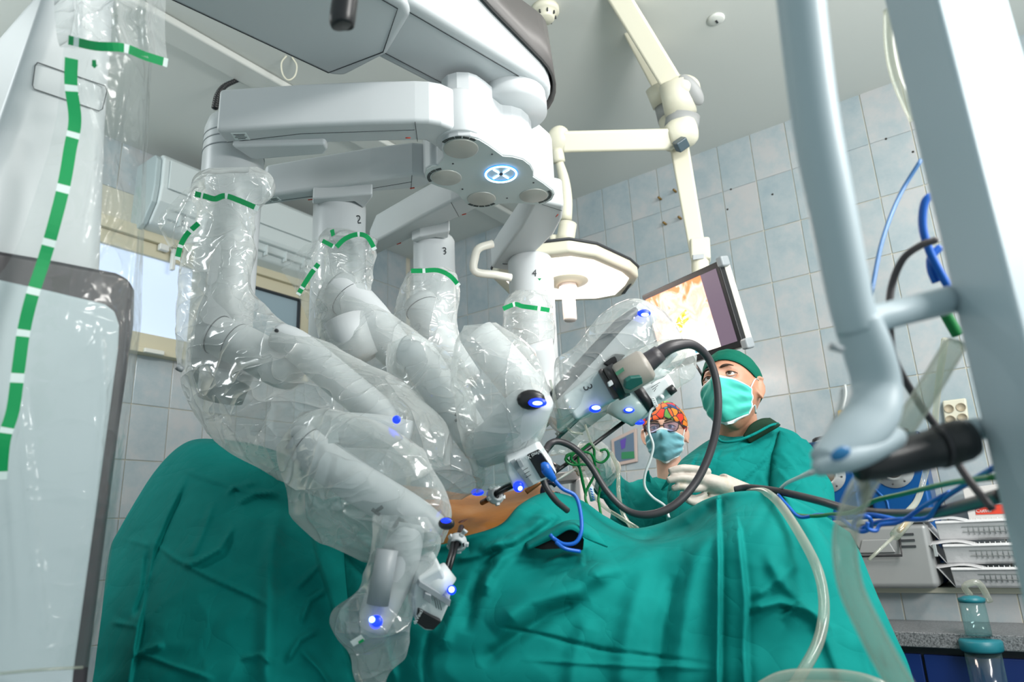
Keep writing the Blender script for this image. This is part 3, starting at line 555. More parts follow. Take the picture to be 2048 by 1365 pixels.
# arm 4
lim([(1060, 690, 2.1), (1080, 760, 2.1), (1110, 830, 2.05)], [.07, .06, .05], a4, 'elbow')
lim([(1120, 880, 1.9), (1200, 815, 1.9), (1290, 750, 1.9), (1345, 700, 1.9)], [.022, .026, .026, .02], a4, 'instrument_carriage', m=mat('carriage_teal_grey', (.30, .38, .38), .35))
for k in range(4): mk('carriage_slot', *tube([P(1308+12*k, 738-11*k, 1.87), P(1316+12*k, 730-11*k, 1.87)], .004, 6, 1), BLACK, a4)
gh = mk('grab_handle', *tube([P(985, 488, 2.28), P(958, 497, 2.26), (P(950, 515, 2.26)), P(950, 543, 2.26), P(990, 550, 2.28), P(1022, 556, 2.3)], .0135, 12, 5), WHITE2, a4)
# printed digits
def digit(s, u, v, d, size, parent, rot=0, du=(1, 0)):
    x = px(u, v, d, 40*math.cos(rot), 40*math.sin(rot)); y = px(u, v, d, 40*math.sin(rot), -40*math.cos(rot)); return text(s, P(u, v, d), x, size, INK, parent, y, 'digit')
def on_post(px0, u, v, r):          # nearest point of the post under the pixel
    c = PH(px0[0], px0[1], HL); d0 = ray(u, v); a = d0[0]**2+d0[1]**2; b = -2*(d0[0]*c[0]+d0[1]*c[1]); cc_ = c[0]**2+c[1]**2-(r+.001)**2
    t = (-b-math.sqrt(max(0, b*b-4*a*cc_)))/(2*a); return t*F
for s, p0, u, v, r, par in [('2', (680, 408), 717, 440, .075, a2), ('3', (868, 478), 889, 503, .068, a3), ('4', (1060, 520), 1069, 547, .08, a4)]:
    digit(s, u, v, on_post(p0, u, v, r)-.003, .034, par)
# instruments docked on the arms
HOUSE = mat('instrument_white', (.66, .70, .71), .35)
def slab(name, corners, d0, d1, m, parent, bev=.003):
    """box-like housing: 4 image corners on its near face, extruded away from the viewer"""
    pts = [P(u, v, dd) for u, v, dd in corners]; nrm = np.cross(pts[1]-pts[0], pts[-1]-pts[0]); nrm = _n(nrm); c = np.mean(pts, axis=0)
    if nrm.dot(VD(c)) < 0: nrm = -nrm
    return mk(name, *prism([p+nrm*d0 for p in pts], nrm*(d1-d0)), m, parent, smooth=False, bevel=bev, seg=3), nrm
t = thing('surgical_instrument', P(850, 1200, 1.18), 'white instrument head with black end panel at the lowest drape, beside the green drape', 'instrument')
b1 = [(882, 1135, 1.17), (904, 1185, 1.19), (898, 1215, 1.19), (884, 1245, 1.19), (868, 1265, 1.185), (850, 1264, 1.18), (831, 1248, 1.175), (826, 1200, 1.165), (835, 1160, 1.16)]
slab('housing', b1, 0, .06, HOUSE, t, .006); slab('end_panel', [(836, 1217, 1.167), (883, 1243, 1.182), (867, 1260, 1.182), (850, 1258, 1.175), (832, 1245, 1.17)], -.0025, .01, BLACK, t, .002)
slab('dark_band', [(839, 1162, 1.155), (901, 1200, 1.182), (898, 1213, 1.182), (835, 1172, 1.155)], -.003, .01, GREYP, t, .001); slab('button', [(850, 1184, 1.16), (862, 1189, 1.164), (860, 1205, 1.168), (846, 1196, 1.162)], -.005, .005, GREYP, t, .001)
for k in range(3): mk('printed_line', *tube([P(868+5*k, 1193+4*k, 1.166), P(873+5*k, 1217+2*k, 1.17)], .0007, 6, 1), INK, t)
text('daVinci Xi', P(839, 1229, 1.162), px(839, 1229, 1.16, 15, -28), .009, mat('print_white', (.7, .75, .75), .5), t, px(839, 1229, 1.16, -28, -15))
mk('housing_top', *tube([P(862, 1150, 1.2), P(885, 1180, 1.2)], .03, 18, 2), HOUSE, t); dot(903, 1180, 1.17, .005, LEDW, t); dot(903, 1181, 1.175, .008, LED, t)
mk('instrument_shaft', *tube([P(888, 1155, 1.24), P(901, 1110, 1.29), P(909, 1070, 1.34)], .0045, 12, 1), BLACK, t)
t = thing('surgical_instrument', P(1060, 940, 1.36), 'white instrument head with black panel and blue plug above the abdomen', 'instrument')
slab('housing', [(1013, 925, 1.36), (1078, 897, 1.36), (1086, 905, 1.36), (1116, 950, 1.37), (1062, 975, 1.38), (1036, 984, 1.38), (1027, 980, 1.375), (1014, 950, 1.37)], 0, .06, HOUSE, t, .006)
slab('end_panel', [(1054, 910, 1.36), (1078, 899, 1.36), (1112, 947, 1.37), (1082, 958, 1.37)], -.003, .01, BLACK, t, .002)
slab('dark_band', [(1020, 924, 1.36), (1030, 919, 1.36), (1067, 968, 1.375), (1056, 974, 1.375)], -.003, .01, GREYP, t, .001)
slab('button', [(1033, 921, 1.357), (1041, 918, 1.357), (1048, 931, 1.36), (1040, 935, 1.36)], -.006, .005, GREYP, t, .001)
for k in range(3): mk('printed_line', *tube([P(1046+3*k, 942+7*k, 1.356), P(1056+3*k, 936+7*k, 1.356)], .0007, 6, 1), INK, t)
text('daVinci Xi', P(1071, 908, 1.352), px(1071, 908, 1.35, -27, 13), .010, mat('print_white2', (.7, .75, .75), .5), t, px(1071, 908, 1.35, 13, 27))
dot(1040, 977, 1.365, .005, LEDW, t); dot(1037, 974, 1.37, .011, LED, t)
mk('instrument_shaft', *tube([P(1040, 962, 1.42), P(1010, 975, 1.47), P(988, 990, 1.5)], .0055, 12, 1), BLACK, t)
t = tag(mk('blue_plug', *tube([P(1082, 935, 1.335), P(1090, 935, 1.335), P(1096, 945, 1.335), P(1108, 960, 1.34)], [.007, .0105, .010, .006], 14, 4), BLUEP), 'blue cable plug pushed into the black instrument panel', 'plug')
# endoscope on arm 3
t = thing('endoscope', P(1230, 740, 1.6), 'grey cylindrical endoscope camera head with thick black cable', 'endoscope')
sc3, nn = slab('digit_housing', [(1122, 795, 1.56), (1200, 738, 1.56), (1240, 790, 1.55), (1232, 800, 1.55), (1190, 822, 1.55), (1150, 842, 1.55)], 0, .08, mat('housing_blue_white', (.52, .60, .62), .35), t, .01)
text('3', P(1175, 776, 1.55), px(1175, 776, 1.55, 14, 34), .030, INK, t, px(1175, 776, 1.55, 34, -14), 'digit')
slab('adapter_plate', [(1196, 742, 1.54), (1204, 736, 1.54), (1242, 796, 1.53), (1228, 800, 1.53)], -.004, .085, mat('adapter_dark', (.06, .055, .055), .4), t, .004)
slab('latch_block', [(1206, 728, 1.56), (1232, 708, 1.56), (1252, 710, 1.56), (1226, 740, 1.56)], 0, .05, BLACK, t, .004)
mk('collar_black', *tube([P(1222, 770, 1.545), P(1242, 759, 1.545)], [.040, .041], 30, 1), BLACK, t)
mk('camera_body', *tube([P(1236, 762, 1.53), P(1244, 758, 1.53), P(1290, 731, 1.52), P(1295, 728, 1.52)], [.033, .037, .037, .031], 30, 1), mat('camera_grey', (.27, .25, .22), .4), t)
mk('camera_label', *prism([P(1234, 752, 1.487), P(1249, 742, 1.487), P(1246, 735, 1.487), P(1230, 746, 1.487)], VD(P(1240, 745, 1.5))*.004), mat('label_green', (.03, .14, .08), .5), t, smooth=False)
slab('grip_pad', [(1252, 763, 1.478), (1262, 756, 1.478), (1284, 754, 1.478), (1287, 768, 1.485), (1262, 782, 1.49), (1250, 778, 1.485)], 0, .012, mat('grip_green', (.01, .09, .075), .45), t, .003)
slab('release_button', [(1215, 766, 1.5), (1223, 760, 1.5), (1227, 769, 1.5), (1218, 775, 1.5)], -.004, .01, WHITE, t, .002)
mk('cable_boot', *tube([P(1280, 735, 1.52), P(1300, 722, 1.52), P(1320, 706, 1.52)], [.026, .022, .019], 20, 2), RUBBER, t)
dot(1192, 816, 1.535, .005, LEDW, t, sx=2); dot(1190, 818, 1.54, .009, LED, t, sx=1.5)
mk('scope_shaft', *tube([P(1178, 818, 1.6), P(1120, 872, 1.62), P(1092, 905, 1.62)], .0048, 12, 1), mat('scope_dark_green', (.02, .06, .055), .3), t)
# instrument on arm 4
t = thing('surgical_instrument', P(1300, 780, 1.8), 'white instrument head with black knob beside the surgeon mask', 'instrument')
mk('housing', *tube([P(1283, 792, 1.78), P(1290, 787, 1.78), P(1330, 762, 1.78), P(1338, 757, 1.78)], [.042, .046, .046, .034], 8, 1, ell=.95), HOUSE, t, smooth=False, bevel=.006, seg=3)
mk('adapter_ring', *tube([P(1276, 800, 1.78), P(1291, 790, 1.78)], .048, 24, 1), BLACK, t)
mk('adapter_cup', *tube([P(1236, 838, 1.78), P(1244, 828, 1.78), P(1284, 798, 1.78)], [.034, .042, .045], 28, 2), mat('cup_teal', (.34, .45, .45), .28), t)
mk('control_knob', *tube([P(1337, 785, 1.735), P(1349, 776, 1.735)], .011, 14, 1), BLACK, t)
slab('display_window', [(1300, 763, 1.725), (1313, 754, 1.725), (1316, 759, 1.725), (1303, 769, 1.725)], 0, .004, GREYP, t, .001)
for k in range(3): mk('printed_line', *tube([P(1302+3*k, 776+4*k, 1.728), P(1320-4*k, 765+6*k, 1.728)], .0007, 6, 1), INK, t)
mk('socket', *lathe(P(1323, 795, 1.735), -VD(P(1323, 795, 1.73)), [(.007, 0), (.007, .003), (.003, .003), (.003, .0045), (0, .0045)], 16), HOUSE, t)
dot(1258, 820, 1.73, .0045, LEDW, t, sx=2); dot(1258, 821, 1.735, .007, LED, t, sx=2); dot(1278, 845, 1.76, .007, LED, t, sx=2)
mk('instrument_shaft', *tube([P(1256, 838, 1.8), P(1180, 895, 1.75), P(1110, 945, 1.7), P(1085, 962, 1.66)], .0052, 12, 1), BLACK, t)
# handle hanging from above
t = thing('grip_handle', P(688, 30, .9), 'black rounded grip handle hanging in at the top beside the boom', 'handle')
mk('grip', *tube([P(684, 53, .9), P(684, 46, .9), P(690, 0, .9), P(698, -60, .9)], [.012, .0165, .0165, .016], 24, 3), BLACK, t)
mk('grip_stem', *tube([P(698, -58, .9), P(704, -100, .9)], .012, 16, 1), STEEL, t)
# ================================================================== PATIENT AND GREEN DRAPES
pat = thing('person', P(1000, 1100, 1.75), 'patient lying on the table, bare orange stained belly showing through the green drape', 'person')
g = surf([[(770, 1000, 2.15), (858, 1000, 2.15), (960, 1010, 2.15), (1035, 1000, 2.15), (1085, 990, 2.15), (1120, 1010, 2.1)],
          [(770, 975, 1.95), (858, 984, 1.95), (960, 1000, 1.95), (1030, 988, 1.95), (1070, 976, 1.95), (1118, 996, 1.95)],
          [(770, 1010, 1.75), (860, 1005, 1.72), (955, 1016, 1.72), (1030, 1003, 1.72), (1090, 992, 1.72), (1140, 1035, 1.8)],
          [(780, 1050, 1.62), (870, 1040, 1.58), (950, 1044, 1.56), (1030, 1030, 1.56), (1100, 1030, 1.60), (1150, 1070, 1.7)],
          [(800, 1110, 1.55), (870, 1090, 1.50), (945, 1088, 1.48), (1030, 1080, 1.50), (1110, 1090, 1.55), (1160, 1120, 1.66)],
          [(820, 1180, 1.6), (880, 1170, 1.56), (950, 1170, 1.54), (1030, 1170, 1.56), (1110, 1170, 1.6), (1170, 1190, 1.7)]], 8, 8)
mk('torso', PA(g).reshape(-1, 3), gridfaces(*g.shape[:2]), IODINE, pat, solid=.02)
mk('navel_fold', *tube([P(905, 1066, 1.522), P(921, 1048, 1.532), P(935, 1040, 1.55)], [.003, .006, .002], 8, 4), mat('wound_dark', (.16, .05, .025), .4), pat)
# main table drape
D = [[(600, 1040, 2.05), (700, 1035, 1.95), (800, 1050, 1.85), (880, 1110, 1.75), (935, 1100, 1.72), (1000, 1080, 1.72), (1045, 1045, 1.82), (1095, 1010, 1.9), (1160, 1035, 2.0), (1210, 1065, 2.0), (1265, 1085, 2.0), (1340, 1070, 2.0), (1410, 1030, 1.95), (1475, 1020, 1.9), (1550, 1020, 1.85), (1625, 1050, 1.85), (1720, 1100, 1.9)],
     [(600, 1000, 1.72), (700, 990, 1.66), (800, 1010, 1.55), (868, 1086, 1.455), (930, 1073, 1.43), (1000, 1050, 1.43), (1040, 1010, 1.52), (1095, 985, 1.6), (1160, 1000, 1.65), (1210, 1033, 1.65), (1265, 1057, 1.65), (1340, 1040, 1.65), (1410, 1000, 1.6), (1475, 984, 1.55), (1550, 986, 1.5), (1625, 1018, 1.5), (1700, 1066, 1.55)],
     [(600, 1040, 1.66), (700, 1040, 1.58), (790, 1070, 1.48), (865, 1110, 1.415), (935, 1100, 1.39), (1005, 1080, 1.385), (1055, 1050, 1.44), (1110, 1020, 1.5), (1170, 1030, 1.54), (1225, 1056, 1.56), (1285, 1078, 1.56), (1355, 1066, 1.56), (1420, 1030, 1.51), (1478, 1008, 1.46), (1550, 1010, 1.42), (1635, 1046, 1.43), (1722, 1110, 1.5)],
     [(620, 1120, 1.54), (710, 1120, 1.46), (790, 1130, 1.39), (865, 1160, 1.36), (940, 1160, 1.32), (1010, 1150, 1.31), (1075, 1130, 1.34), (1140, 1110, 1.36), (1205, 1110, 1.37), (1265, 1115, 1.37), (1325, 1110, 1.36), (1385, 1090, 1.34), (1440, 1075, 1.32), (1490, 1070, 1.30), (1560, 1080, 1.29), (1655, 1120, 1.33), (1752, 1185, 1.42)],
     [(650, 1210, 1.42), (730, 1210, 1.36), (800, 1215, 1.30), (870, 1230, 1.27), (940, 1230, 1.24), (1015, 1225, 1.23), (1085, 1215, 1.24), (1150, 1205, 1.25), (1215, 1200, 1.25), (1275, 1195, 1.25), (1335, 1190, 1.25), (1390, 1180, 1.24), (1442, 1175, 1.22), (1500, 1175, 1.21), (1580, 1185, 1.22), (1685, 1220, 1.26), (1790, 1270, 1.34)],
     [(690, 1300, 1.34), (760, 1300, 1.29), (820, 1300, 1.24), (880, 1305, 1.21), (950, 1305, 1.19), (1020, 1300, 1.18), (1090, 1300, 1.18), (1155, 1295, 1.19), (1220, 1290, 1.19), (1280, 1285, 1.19), (1338, 1285, 1.19), (1392, 1280, 1.18), (1444, 1280, 1.17), (1510, 1280, 1.17), (1600, 1285, 1.18), (1715, 1310, 1.21), (1822, 1345, 1.28)],
     [(740, 1440, 1.28), (790, 1440, 1.25), (840, 1440, 1.2), (890, 1440, 1.17), (960, 1440, 1.15), (1030, 1440, 1.14), (1100, 1440, 1.14), (1160, 1440, 1.14), (1225, 1440, 1.14), (1285, 1440, 1.14), (1340, 1440, 1.14), (1395, 1440, 1.13), (1446, 1440, 1.13), (1520, 1440, 1.13), (1620, 1440, 1.14), (1740, 1450, 1.16), (1850, 1470, 1.2)],
     [(740, 1900, 1.35), (790, 1900, 1.3), (840, 1900, 1.27), (890, 1900, 1.25), (960, 1900, 1.23), (1030, 1900, 1.22), (1100, 1900, 1.22), (1160, 1900, 1.22), (1225, 1900, 1.22), (1285, 1900, 1.22), (1340, 1900, 1.22), (1395, 1900, 1.21), (1446, 1900, 1.21), (1520, 1900, 1.21), (1640, 1900, 1.2), (1770, 1900, 1.2), (1900, 1900, 1.2)]]
folds = [([(1438, 1000), (1441, 1120), (1440, 1250), (1438, 1400), (1438, 1700)], 9, .035, 's', 'open'),
         ([(1480, 1060), (1495, 1200), (1492, 1290), (1497, 1420)], 12, .022, 's', 'open'),
         ([(1230, 1120), (1150, 1175), (1060, 1200), (980, 1260)], 26, .030), ([(1180, 1200), (1100, 1230), (1010, 1290), (960, 1330)], 14, -.018),
         ([(1410, 1010), (1340, 1075), (1250, 1130), (1160, 1160)], 20, .022), ([(1430, 1020), (1390, 1130), (1370, 1250), (1350, 1400)], 20, .012),
         ([(1300, 1110), (1270, 1200), (1250, 1300), (1240, 1420)], 22, .012), ([(1350, 1150), (1325, 1250), (1310, 1400)], 14, -.012),
         ([(1180, 1230), (1150, 1310), (1140, 1420)], 20, .012), ([(1000, 1255), (1080, 1270), (1200, 1300), (1430, 1330)], 4, -.006), ([(1040, 1320), (1250, 1332), (1430, 1338)], 4, .005),
         ([(935, 1100), (1000, 1085), (1060, 1060), (1100, 1020)], 12, .018), ([(960, 1120), (1030, 1095), (1085, 1060), (1120, 1035)], 8, -.015),
         ([(960, 1190), (975, 1150), (1010, 1105), (1060, 1070)], 16, .022), ([(930, 1270), (945, 1200), (960, 1150), (990, 1110)], 12, -.02),
         ([(905, 1120), (960, 1110), (1010, 1075)], 8, .012), ([(880, 1300), (900, 1240), (920, 1190)], 14, .012),
         ([(1120, 1090), (1170, 1060), (1230, 1075), (1290, 1085)], 10, .014), ([(1080, 1130), (1130, 1105), (1165, 1110), (1168, 1135)], 8, .02, 's'),
         ([(1560, 1240), (1600, 1205), (1650, 1230), (1660, 1260)], 14, .02, 's'), ([(1500, 1200), (1560, 1160), (1600, 1120)], 10, .010), ([(1530, 1100), (1560, 1160), (1640, 1240), (1700, 1400)], 14, .014),
         ([(1500, 1220), (1560, 1205), (1620, 1222)], 8, .014), ([(1640, 1060), (1690, 1150), (1720, 1250), (1760, 1400)], 13, .022, 's', 'open'), ([(1690, 1090), (1750, 1220), (1790, 1380)], 10, .014),
         ([(700, 1060), (760, 1110), (830, 1190)], 8, .014), ([(680, 1100), (740, 1160), (800, 1220)], 8, -.012), ([(720, 1180), (760, 1250), (800, 1400)], 10, .014),
         ([(860, 1260), (850, 1330), (860, 1400)], 8, -.01), ([(640, 1040), (700, 1090), (770, 1120)], 5, .008)]
tag(cloth('table_drape', D, 20, 28, folds, GREEN, noise_amp=.007), 'large green cloth drape over the patient and operating table', 'drape')
# dark slit (pocket) in the drape with its green lip
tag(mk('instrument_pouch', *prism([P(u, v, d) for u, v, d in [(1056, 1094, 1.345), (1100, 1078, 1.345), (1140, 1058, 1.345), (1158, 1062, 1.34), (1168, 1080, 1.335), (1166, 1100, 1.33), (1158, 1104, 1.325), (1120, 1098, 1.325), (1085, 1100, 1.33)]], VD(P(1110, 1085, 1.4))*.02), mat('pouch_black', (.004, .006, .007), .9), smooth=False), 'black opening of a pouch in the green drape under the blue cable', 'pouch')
lipf = [[(1050, 1088, 1.40), (1090, 1066, 1.38), (1130, 1045, 1.37), (1165, 1045, 1.37), (1195, 1065, 1.37)], [(1054, 1096, 1.33), (1100, 1070, 1.325), (1140, 1052, 1.32), (1168, 1062, 1.315), (1200, 1075, 1.33)], [(1055, 1100, 1.33), (1103, 1080, 1.318), (1140, 1060, 1.312), (1172, 1078, 1.308), (1215, 1095, 1.32)]]
g = surf(lipf, 8, 6)
tag(mk('pouch_flap', PA(g).reshape(-1, 3), gridfaces(*g.shape[:2]), GREEN, solid=.004), 'green folded flap above the black pouch opening', 'drape')
# left drape over the leg support
LD = [[(215, 1100, 2.2), (300, 960, 2.3), (375, 905, 2.3), (440, 900, 2.3), (520, 915, 2.25), (600, 950, 2.2), (700, 1010, 2.1)],
      [(236, 1065, 1.85), (310, 945, 1.9), (372, 886, 1.92), (440, 880, 1.9), (520, 893, 1.85), (600, 925, 1.8), (680, 985, 1.75)],
      [(222, 1092, 1.72), (305, 985, 1.72), (375, 925, 1.72), (445, 925, 1.7), (525, 945, 1.66), (605, 985, 1.63), (685, 1040, 1.6)],
      [(212, 1150, 1.55), (298, 1080, 1.52), (372, 1040, 1.50), (450, 1040, 1.47), (530, 1060, 1.44), (612, 1095, 1.43), (690, 1140, 1.45)],
      [(203, 1230, 1.42), (285, 1190, 1.38), (362, 1170, 1.35), (450, 1170, 1.32), (540, 1180, 1.30), (625, 1205, 1.31), (700, 1240, 1.36)],
      [(190, 1330, 1.33), (270, 1310, 1.28), (350, 1300, 1.25), (450, 1300, 1.22), (550, 1305, 1.21), (640, 1320, 1.23), (715, 1345, 1.30)],
      [(175, 1460, 1.27), (260, 1450, 1.22), (345, 1440, 1.19), (450, 1440, 1.17), (560, 1440, 1.16), (660, 1450, 1.18), (740, 1460, 1.26)],
      [(150, 1900, 1.3), (245, 1900, 1.25), (340, 1900, 1.22), (450, 1900, 1.2), (570, 1900, 1.2), (680, 1900, 1.2), (770, 1900, 1.28)]]
lf = [([(300, 1080), (350, 1118), (420, 1155), (500, 1190), (545, 1215)], 4, .007), ([(355, 935), (420, 960), (500, 985), (560, 990)], 5, .009), ([(470, 1050), (440, 1100), (395, 1125), (365, 1130)], 5, .012),
      ([(380, 950), (340, 1030), (310, 1100), (280, 1250), (255, 1400)], 16, .020, 's'), ([(235, 1075), (300, 1092)], 4, .008), ([(300, 1090), (290, 1180), (270, 1240)], 8, -.02), ([(222, 1245), (275, 1254)], 4, .008),
      ([(560, 1000), (540, 1130), (535, 1260), (530, 1400)], 16, .016), ([(610, 1010), (640, 1130), (680, 1260), (720, 1400)], 15, .03, 's', 'open'), ([(265, 1300), (340, 1330), (430, 1360)], 4, .007), ([(265, 1315), (290, 1300), (330, 1290)], 5, .012),
      ([(430, 1000), (400, 1080), (380, 1120)], 7, .007), ([(480, 1320), (520, 1310), (545, 1330)], 4, .009), ([(600, 1250), (620, 1200), (655, 1180)], 6, .014), ([(570, 1330), (600, 1280), (640, 1260)], 6, .012), ([(590, 1180), (620, 1150), (640, 1130)], 5, .012),
      ([(600, 1300), (640, 1340), (680, 1400)], 6, .012), ([(450, 990), (470, 975), (520, 965)], 4, .008), ([(470, 1010), (510, 990), (560, 985)], 4, .010)]
tag(cloth('surgical_drape', LD, 34, 26, lf, GREEN, noise_amp=.009), 'creased green cloth drape hanging at left over the raised leg support', 'drape')
# small green corner behind film, trocars
def trocar(u, v, d, axis_px, label, s=1.0):
    c = P(u, v, d); a = _n(P(*axis_px)-c); t = thing('cannula_mount', c, label, 'cannula')
    mk('hub', *lathe(c-a*.012, a, [(.011*s, 0), (.012*s, .004), (.017*s, .006), (.0185*s, .012), (.0185*s, .018), (.014*s, .020), (.014*s, .024), (.009*s, .024), (.008*s, .015), (0, .015)], 24), WHITE, t)
    x = _n(np.cross(a, [0, 0, 1.])); y = np.cross(a, x)
    for k in range(5):
        an = k*2*math.pi/5+.4; e = x*math.cos(an)+y*math.sin(an); mk('wing', *box(c+e*.0175*s+a*.003, .009*s, .009*s, .008*s, [e, np.cross(a, e), a]), WHITE, t, smooth=False, bevel=.002)
    mk('slot', *box(c+a*.011-x*.013*s, .003, .007, .003, [x, y, a]), SEAM, t, smooth=False)
    mk('bore', *lathe(c+a*.0045, a, [(.0075*s, 0), (.0075*s, .0012), (0, .0012)], 16), BLACK, t)
    mk('cannula_tube', *tube([c-a*.01, c-a*.06], .006, 12, 1), mat('cannula_dark', (.06, .03, .02), .35, .4), t); return t
t1 = trocar(915, 1085, 1.33, (903, 1130, 1.25), 'white cannula mount at the lower edge of the stained belly')
mk('stopcock', *join([tube([P(924, 1070, 1.33), P(930, 1062, 1.325)], .004, 8, 1), tube([P(926, 1060, 1.32), P(934, 1066, 1.32)], .003, 8, 1)]), WHITE, t1)
mk('shaft_through_port', *tube([P(915, 1085, 1.32), P(896, 1150, 1.26)], .0042, 10, 1), BLACK, t1)
t2 = trocar(990, 992, 1.50, (1040, 965, 1.42), 'white cannula mount standing on top of the stained belly', 1.05)
mk('shaft_through_port', *tube([P(993, 990, 1.49), P(1040, 965, 1.41)], .0045, 10, 1), BLACK, t2)
# ================================================================== STERILE PLASTIC COVERS
def cover(label, base): return thing('plastic_arm_cover', base, label, 'plastic cover', 'clear sterile covers on the robot arms')
def tape(parent, pts, wpx=5, dashes=None):
    """green and white tape: list of px points; each span is one strip"""
    V = []; c = crom([P(*p) for p in pts], 5); n = len(c); gaps = dashes or []
    def strip(i0, i1, m, nm):
        VV = []
        for i in range(i0, i1+1):
            tt = c[min(i+1, n-1)]-c[max(i-1, 0)]; vd = VD(c[i]); w_ = _n(np.cross(tt, vd)); hw_ = wpx*np.linalg.norm(c[i]-CAM)/F
            VV += [c[i]-w_*hw_, c[i]+w_*hw_]
        Fc = [(2*k, 2*k+1, 2*k+3, 2*k+2) for k in range(i1-i0)]; mk(nm, VV, Fc, m, parent, solid=.0006, smooth=False)
    i = 0
    cuts = sorted(set([0]+[int(round(g*(n-1))) for g in gaps]+[n-1]))
    for a_, b_ in zip(cuts[:-1], cuts[1:]):
        if b_-a_ > 1: strip(a_, b_-1, TAPE, 'green_tape'); strip(b_-1, b_, TAPEW, 'white_tape')
        else: strip(a_, b_, TAPE, 'green_tape')
# column cover
cc1 = thing('plastic_column_cover', PC(200, 700, YC-.15), 'clear plastic sheet hung over the robot column with a green and white tape strip', 'plastic cover')
cw = [[(105, -60, 1.10), (190, -60, 1.10), (270, -60, 1.14), (335, -60, 1.22)], [(112, 60, 1.08), (190, 70, 1.08), (262, 80, 1.12), (330, 60, 1.22)], [(120, 95, 1.06), (200, 100, 1.06), (275, 110, 1.10), (336, 132, 1.22)]]
cloth('top_cuff', cw, 12, 8, [([(230, -40), (235, 60), (250, 110)], 9, .02), ([(300, -40), (290, 40), (300, 120)], 10, .03), ([(160, -40), (170, 90)], 8, .01), ([(200, 10), (260, 20), (330, 10)], 6, .02)], FILM, cc1, noise_amp=.004)
cs = [[(128, 90, 1.10), (180, 95, 1.10), (230, 100, 1.12), (280, 110, 1.17), (304, 120, 1.25)], [(110, 250, 1.08), (170, 255, 1.08), (225, 260, 1.10), (275, 265, 1.15), (296, 270, 1.25)],
      [(60, 420, 1.03), (140, 430, 1.04), (210, 440, 1.06), (265, 450, 1.12), (289, 450, 1.24)], [(20, 520, 1.0), (110, 530, 1.01), (195, 540, 1.03), (258, 560, 1.10), (284, 580, 1.2)],
      [(-60, 640, .97), (60, 650, .98), (170, 660, 1.0), (250, 665, 1.06), (280, 670, 1.16)], [(-120, 900, .95), (30, 900, .96), (150, 900, .98), (220, 900, 1.02), (248, 900, 1.10)],
      [(-160, 1150, .92), (0, 1150, .93), (120, 1150, .95), (190, 1150, .99), (216, 1150, 1.05)], [(-200, 1340, .9), (-20, 1345, .9), (90, 1338, .92), (150, 1335, .96), (178, 1336, 1.0)]]
cloth('sheet', cs, 16, 12, [([(180, 110), (215, 250), (240, 420), (150, 600)], 8, .015), ([(260, 120), (230, 300), (190, 500)], 6, .015), ([(290, 150), (285, 400), (262, 600), (240, 900)], 6, .02), ([(150, 130), (200, 300), (160, 500)], 5, .01), ([(100, 620), (200, 700)], 5, .008), ([(60, 870), (240, 860)], 4, .006), ([(50, 905), (235, 915)], 4, .006), ([(60, 1100), (200, 1090)], 4, .005), ([(30, 700), (60, 1000), (90, 1300)], 10, .01), ([(200, 640), (210, 800), (180, 1100)], 6, .008)], FILMC, cc1, noise_amp=.004)
tape(cc1, [(143, 117, 1.04), (142, 170, 1.04), (150, 240, 1.04), (140, 300, 1.03), (128, 370, 1.01), (108, 450, .99), (88, 520, .98), (65, 590, .96), (48, 660, .95), (38, 730, .94), (26, 820, .93), (8, 880, .92), (0, 960, .92)], 9, [.1, .22, .35, .47, .58, .68, .79, .9])
tape(cc1, [(137, 80, 1.04), (190, 92, 1.04), (248, 96, 1.06), (290, 112, 1.12), (335, 126, 1.18)], 7, [.1, .55])
mk('arrow_sticker', *prism([P(u, v, 1.03) for u, v in [(184, 120), (192, 120), (193, 130), (196, 130), (189, 137), (182, 130), (184, 130)]], VD(P(188, 128, 1.03))*.001), TAPE, cc1, smooth=False)
mk('hem', *tube([P(-20, 1350, .9), P(90, 1340, .91), P(165, 1336, .95)], .002, 8, 3), TUBEM, cc1)
# arm 1 covers
k1 = cover('clear plastic cover around the nearest left robot arm, bulging at its elbow', P(470, 900, 1.6))
bag('upper_sleeve', [(425, 336, 510, 334, 1.62, .9), (396, 350, 537, 352, 1.62, .9), (384, 385, 543, 390, 1.62), (395, 425, 514, 422, 1.62), (378, 470, 510, 470, 1.62), (362, 530, 512, 505, 1.6), (355, 600, 500, 575, 1.58, .7), (352, 680, 560, 640, 1.56, .75), (362, 770, 640, 675, 1.54, .72), (400, 850, 722, 720, 1.5, .72), (462, 912, 800, 765, 1.46, .72), (540, 950, 860, 810, 1.43, .72), (610, 985, 900, 870, 1.40, .72), (650, 1000, 900, 930, 1.38, .72)], FILM, k1, seed=1, centre=False, amp=.010)
bag('lower_sleeve', [(556, 890, 600, 826, 1.33, .8), (562, 930, 665, 815, 1.32, .6), (574, 985, 745, 830, 1.3, .75), (590, 1050, 815, 870, 1.28, .72), (660, 1098, 870, 930, 1.27, .72), (728, 1126, 905, 985, 1.25, .72), (770, 1120, 905, 1050, 1.23, .6), (800, 1110, 890, 1085, 1.23, .6)], FILM, k1, seed=2, centre=False)
bag('hanging_sleeve', [(742, 1030, 850, 1035, 1.2, .8), (738, 1085, 878, 1080, 1.2, .7), (722, 1130, 872, 1120, 1.19, .6), (705, 1180, 842, 1172, 1.18, .6), (656, 1222, 830, 1235, 1.17, .6), (660, 1270, 822, 1270, 1.16, .72), (690, 1310, 815, 1315, 1.16, .4), (715, 1365, 775, 1350, 1.16, .4), (740, 1400, 760, 1398, 1.16, .72)], FILM, k1, seed=3, centre=False, amp=.012)
